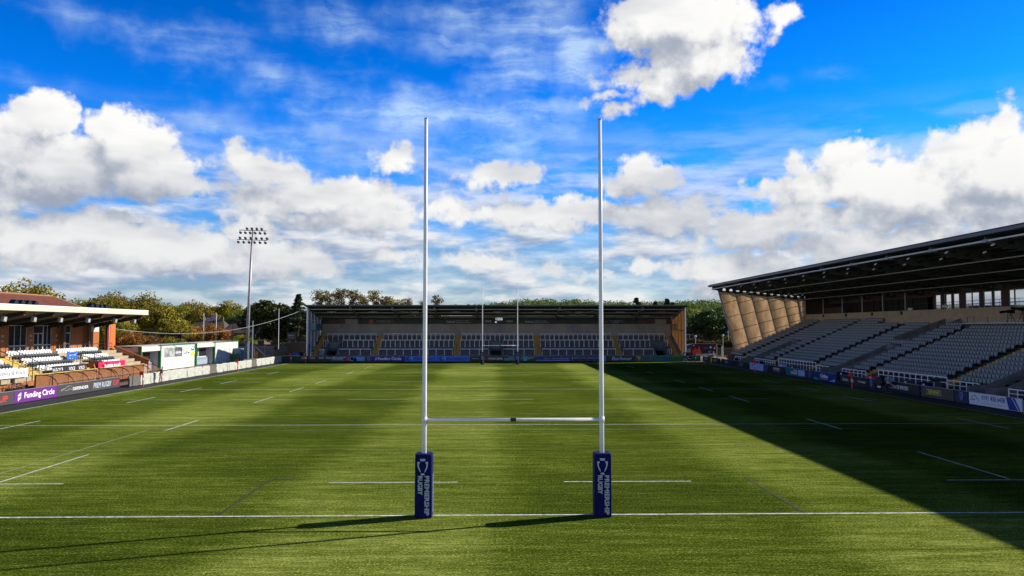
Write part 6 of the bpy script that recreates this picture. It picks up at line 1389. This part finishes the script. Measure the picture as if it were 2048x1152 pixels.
# ------------------------------------------------------------------ people
def skin(name, pts, edges, m, parent, lv=1):
    me = bpy.data.meshes.new(name); off = Vector(parent.location) if parent.type == 'EMPTY' else Vector(parent.parent.location)
    me.from_pydata([p[0] for p in pts], edges, []); me.materials.append(m); o = bpy.data.objects.new(name, me); COL.objects.link(o); o.parent = parent
    sk = o.modifiers.new('Skin', 'SKIN'); sk.use_smooth_shade = True; su = o.modifiers.new('Sub', 'SUBSURF'); su.levels = lv; su.render_levels = lv
    for i, p in enumerate(pts): me.skin_vertices[0].data[i].radius = (p[1], p[1] if len(p) < 3 else p[2])
    me.skin_vertices[0].data[0].use_root = True; return o
def person(x, y, rz, label, top_m, leg_m, hair_m, lean=0., stride=.12, hold=0, hat=None, z0=0.0):
    r = root('person', (x, y, z0), label, 'person'); r.rotation_euler = (0, 0, rz); sk_m = mat('light skin', (.46, .26, .18), .55, var=.08); L = lean
    def T(z, yy=0): return yy - L * max(0, z - .95) * 1.0
    hips = (0, 0, .95); ch = (0, T(1.35), 1.35); nk = (0, T(1.5), 1.50); hd = (0, T(1.62) - .02, 1.63); ht = (0, T(1.72) - .02, 1.73)
    P_ = [(hips, .125, .10), (ch, .155, .10), (nk, .05, .05), (hd, .080, .095), (ht, .062, .075)]; E_ = [(0, 1), (1, 2), (2, 3), (3, 4)]
    for s_ in (-1, 1):
        b_ = len(P_); ay = -.30 if hold and s_ == hold else (-.10 * s_)
        P_ += [((s_ * .19, T(1.42), 1.42), .055), ((s_ * .24, T(1.15) + ay * .3, 1.15), .045), ((s_ * .25, T(.95) + ay, .93 if not (hold and s_ == hold) else 1.02), .034), ((s_ * .25, T(.95) + ay * 1.15, .85 if not (hold and s_ == hold) else .98), .036)]
        E_ += [(1, b_), (b_, b_ + 1), (b_ + 1, b_ + 2), (b_ + 2, b_ + 3)]
        for f_ in range(4):      # fingers
            P_.append(((s_ * .25 + (f_ - 1.5) * .019, T(.95) + ay * 1.2 - .02, (.76 + .012 * abs(f_ - 1.5)) if not (hold and s_ == hold) else .93), .009)); E_.append((b_ + 3, len(P_) - 1))
        P_.append(((s_ * .25 - s_ * .05, T(.95) + ay * 1.2 - .03, .81 if not (hold and s_ == hold) else .96), .010)); E_.append((b_ + 3, len(P_) - 1))
        b_ = len(P_); P_ += [((s_ * .10, 0, .86), .088), ((s_ * .115, -stride * s_ * .6, .48), .060), ((s_ * .12, -stride * s_ + .04, .09), .042), ((s_ * .125, -stride * s_ - .12, .04), .038)]; E_ += [(0, b_), (b_, b_ + 1), (b_ + 1, b_ + 2), (b_ + 2, b_ + 3)]
    body = skin('body', P_, E_, sk_m, r)
    A_ = [(hips, .150, .125), ((0, T(1.15), 1.15), .155, .12), (ch, .178, .122), ((0, T(1.47), 1.47), .09, .08)]; F_ = [(0, 1), (1, 2), (2, 3)]
    for s_ in (-1, 1):
        b_ = len(A_); ay = -.30 if hold and s_ == hold else (-.10 * s_); A_ += [((s_ * .19, T(1.42), 1.42), .073), ((s_ * .242, T(1.15) + ay * .3, 1.15), .062), ((s_ * .25, T(.97) + ay * .9, .98 if not (hold and s_ == hold) else 1.03), .048)]; F_ += [(2, b_), (b_, b_ + 1), (b_ + 1, b_ + 2)]
    skin('jacket', A_, F_, top_m, r)
    A_ = [((0, 0, .97), .142, .115)]; F_ = []
    for s_ in (-1, 1):
        b_ = len(A_); A_ += [((s_ * .10, 0, .84), .108), ((s_ * .115, -stride * s_ * .6, .48), .078), ((s_ * .12, -stride * s_ + .04, .11), .060)]; F_ += [(0, b_), (b_, b_ + 1), (b_ + 1, b_ + 2)]
    skin('trousers', A_, F_, leg_m, r)
    for s_ in (-1, 1): skin('shoe', [((s_ * .12, -stride * s_ + .06, .05), .05, .045), ((s_ * .125, -stride * s_ - .15, .038), .045, .035)], [(0, 1)], black_board, r)
    skin('hair', [((0, T(1.68) + .015, 1.675), .092, .10), ((0, T(1.75) + .01, 1.745), .07, .08)], [(0, 1)], hair_m, r)
    q = MB(); yy = T(1.63) - .02 - .088; q.box(-.045, -.022, yy - .012, yy, 1.625, 1.642, 0); q.box(.022, .045, yy - .012, yy, 1.625, 1.642, 0); q.prism([(yy, 1.63), (yy - .03, 1.595), (yy, 1.585)], 0, -.012, .012, 1); q.box(-.028, .028, yy - .006, yy + .01, 1.548, 1.556, 2)
    me = q.build('face', [black_ink, sk_m, mat('lip colour', (.35, .1, .08), .6)], None, org=(0, 0, 0)); me.parent = body
    return r
person(-36.15, 56.9, R(100), 'person in dark maroon top and pale trousers standing at the grey barrier', mat('dark maroon jersey', (.045, .012, .02), .8), mat('pale pink trousers', (.45, .30, .27), .8), mat('dark hair', (.02, .014, .01), .7), lean=.16)
person(34.45, 42.8, R(150), 'person in blue vest and dark trousers walking with a large black case', mat('slate blue vest', (.07, .20, .26), .7), mat('charcoal trousers', (.012, .012, .016), .8), mat('red cap', (.45, .02, .03), .7), lean=.18, stride=.2, hold=1)
r = root('equipment_case', (34.3, 43.75, .7), 'large black case carried by the person before the white lettered board', 'case'); q = MB()
q.prism([(43.2, .95), (43.55, 1.55), (44.3, 1.28), (44.75, .95), (44.2, .62), (43.7, .62)], 0, 34.15, 34.5); q.build('shell', black_board, r); q = MB(); q.tube([(34.33, 43.3, 1.1), (34.33, 43.15, 1.05), (34.33, 43.25, .95)], .02, 5); q.build('handle', dark_steel, r)
# camera tripod with its operator's kit in front of the middle of the raised railing
r = root('tripod_camera', (36.4, 38.6, 0), 'black camera on tripod standing behind the yellow boxed board', 'camera'); q = MB()
for a in (0, 2.1, 4.2): q.tube([(36.4 + .4 * math.cos(a), 38.6 + .4 * math.sin(a), 0), (36.4, 38.6, 1.35)], .025, 5)
q.tube([(36.4, 38.6, 1.35), (36.4, 39.5, 1.25)], .02, 5); q.build('tripod', black_rail, r); q = MB(); q.box(36.2, 36.6, 38.3, 38.9, 1.35, 1.65); q.tube([(36.2, 38.6, 1.5), (35.9, 38.7, 1.48)], .09, 8); q.box(36.25, 36.55, 37.6, 38.3, .85, 1.3); q.build('body', black_board, r)
# ------------------------------------------------------------------ lettering, all made into meshes in one pass
_tmp = {}
for (s, m, parent, frame, pos, height, width, bold, name, rot, shear) in TEXTS:
    k = (s, bold, shear)
    if k in _tmp: continue
    cu = bpy.data.curves.new('t', 'FONT'); cu.body = s; cu.offset = bold; cu.align_x = 'CENTER'; cu.align_y = 'CENTER'; cu.shear = shear
    cu.resolution_u = 3
    o = bpy.data.objects.new('t', cu); COL.objects.link(o); _tmp[k] = o
bpy.context.view_layer.update()
dg = bpy.context.evaluated_depsgraph_get(); dat = {}
for k, o in _tmp.items():
    me = bpy.data.meshes.new_from_object(o.evaluated_get(dg))
    if len(me.vertices) == 0: continue
    xs = [v.co.x for v in me.vertices]; ys = [v.co.y for v in me.vertices]
    dat[k] = (me, min(xs), max(xs), min(ys), max(ys))
for o in _tmp.values():
    cu = o.data; bpy.data.objects.remove(o); bpy.data.curves.remove(cu)
for (s, m, parent, frame, pos, height, width, bold, name, rot, shear) in TEXTS:
    me0, x0, x1, y0, y1 = dat[(s, bold, shear)]
    sy = height / (y1 - y0); sx_ = (width / (x1 - x0)) if width else sy * .95
    rt, nr = FR[frame] if isinstance(frame, str) else frame
    rt = Vector(rt); nr = Vector(nr); up = nr.cross(rt)
    me = me0.copy(); me.name = name; off = Vector((0, 0, 0)); p = parent
    while p is not None: off += Vector(p.location); p = p.parent
    ca, sa = math.cos(R(rot)), math.sin(R(rot))
    base = Vector(pos) - off
    for v in me.vertices:
        a = (v.co.x - (x0 + x1) / 2) * sx_; b_ = (v.co.y - (y0 + y1) / 2) * sy
        a, b_ = a * ca - b_ * sa, a * sa + b_ * ca
        v.co = base + rt * a + up * b_ + nr * .004
    me.materials.clear(); me.materials.append(m)
    o = bpy.data.objects.new(name, me); COL.objects.link(o)
    if parent is not None: o.parent = parent; KIDS.setdefault(parent.name, []).append(o)
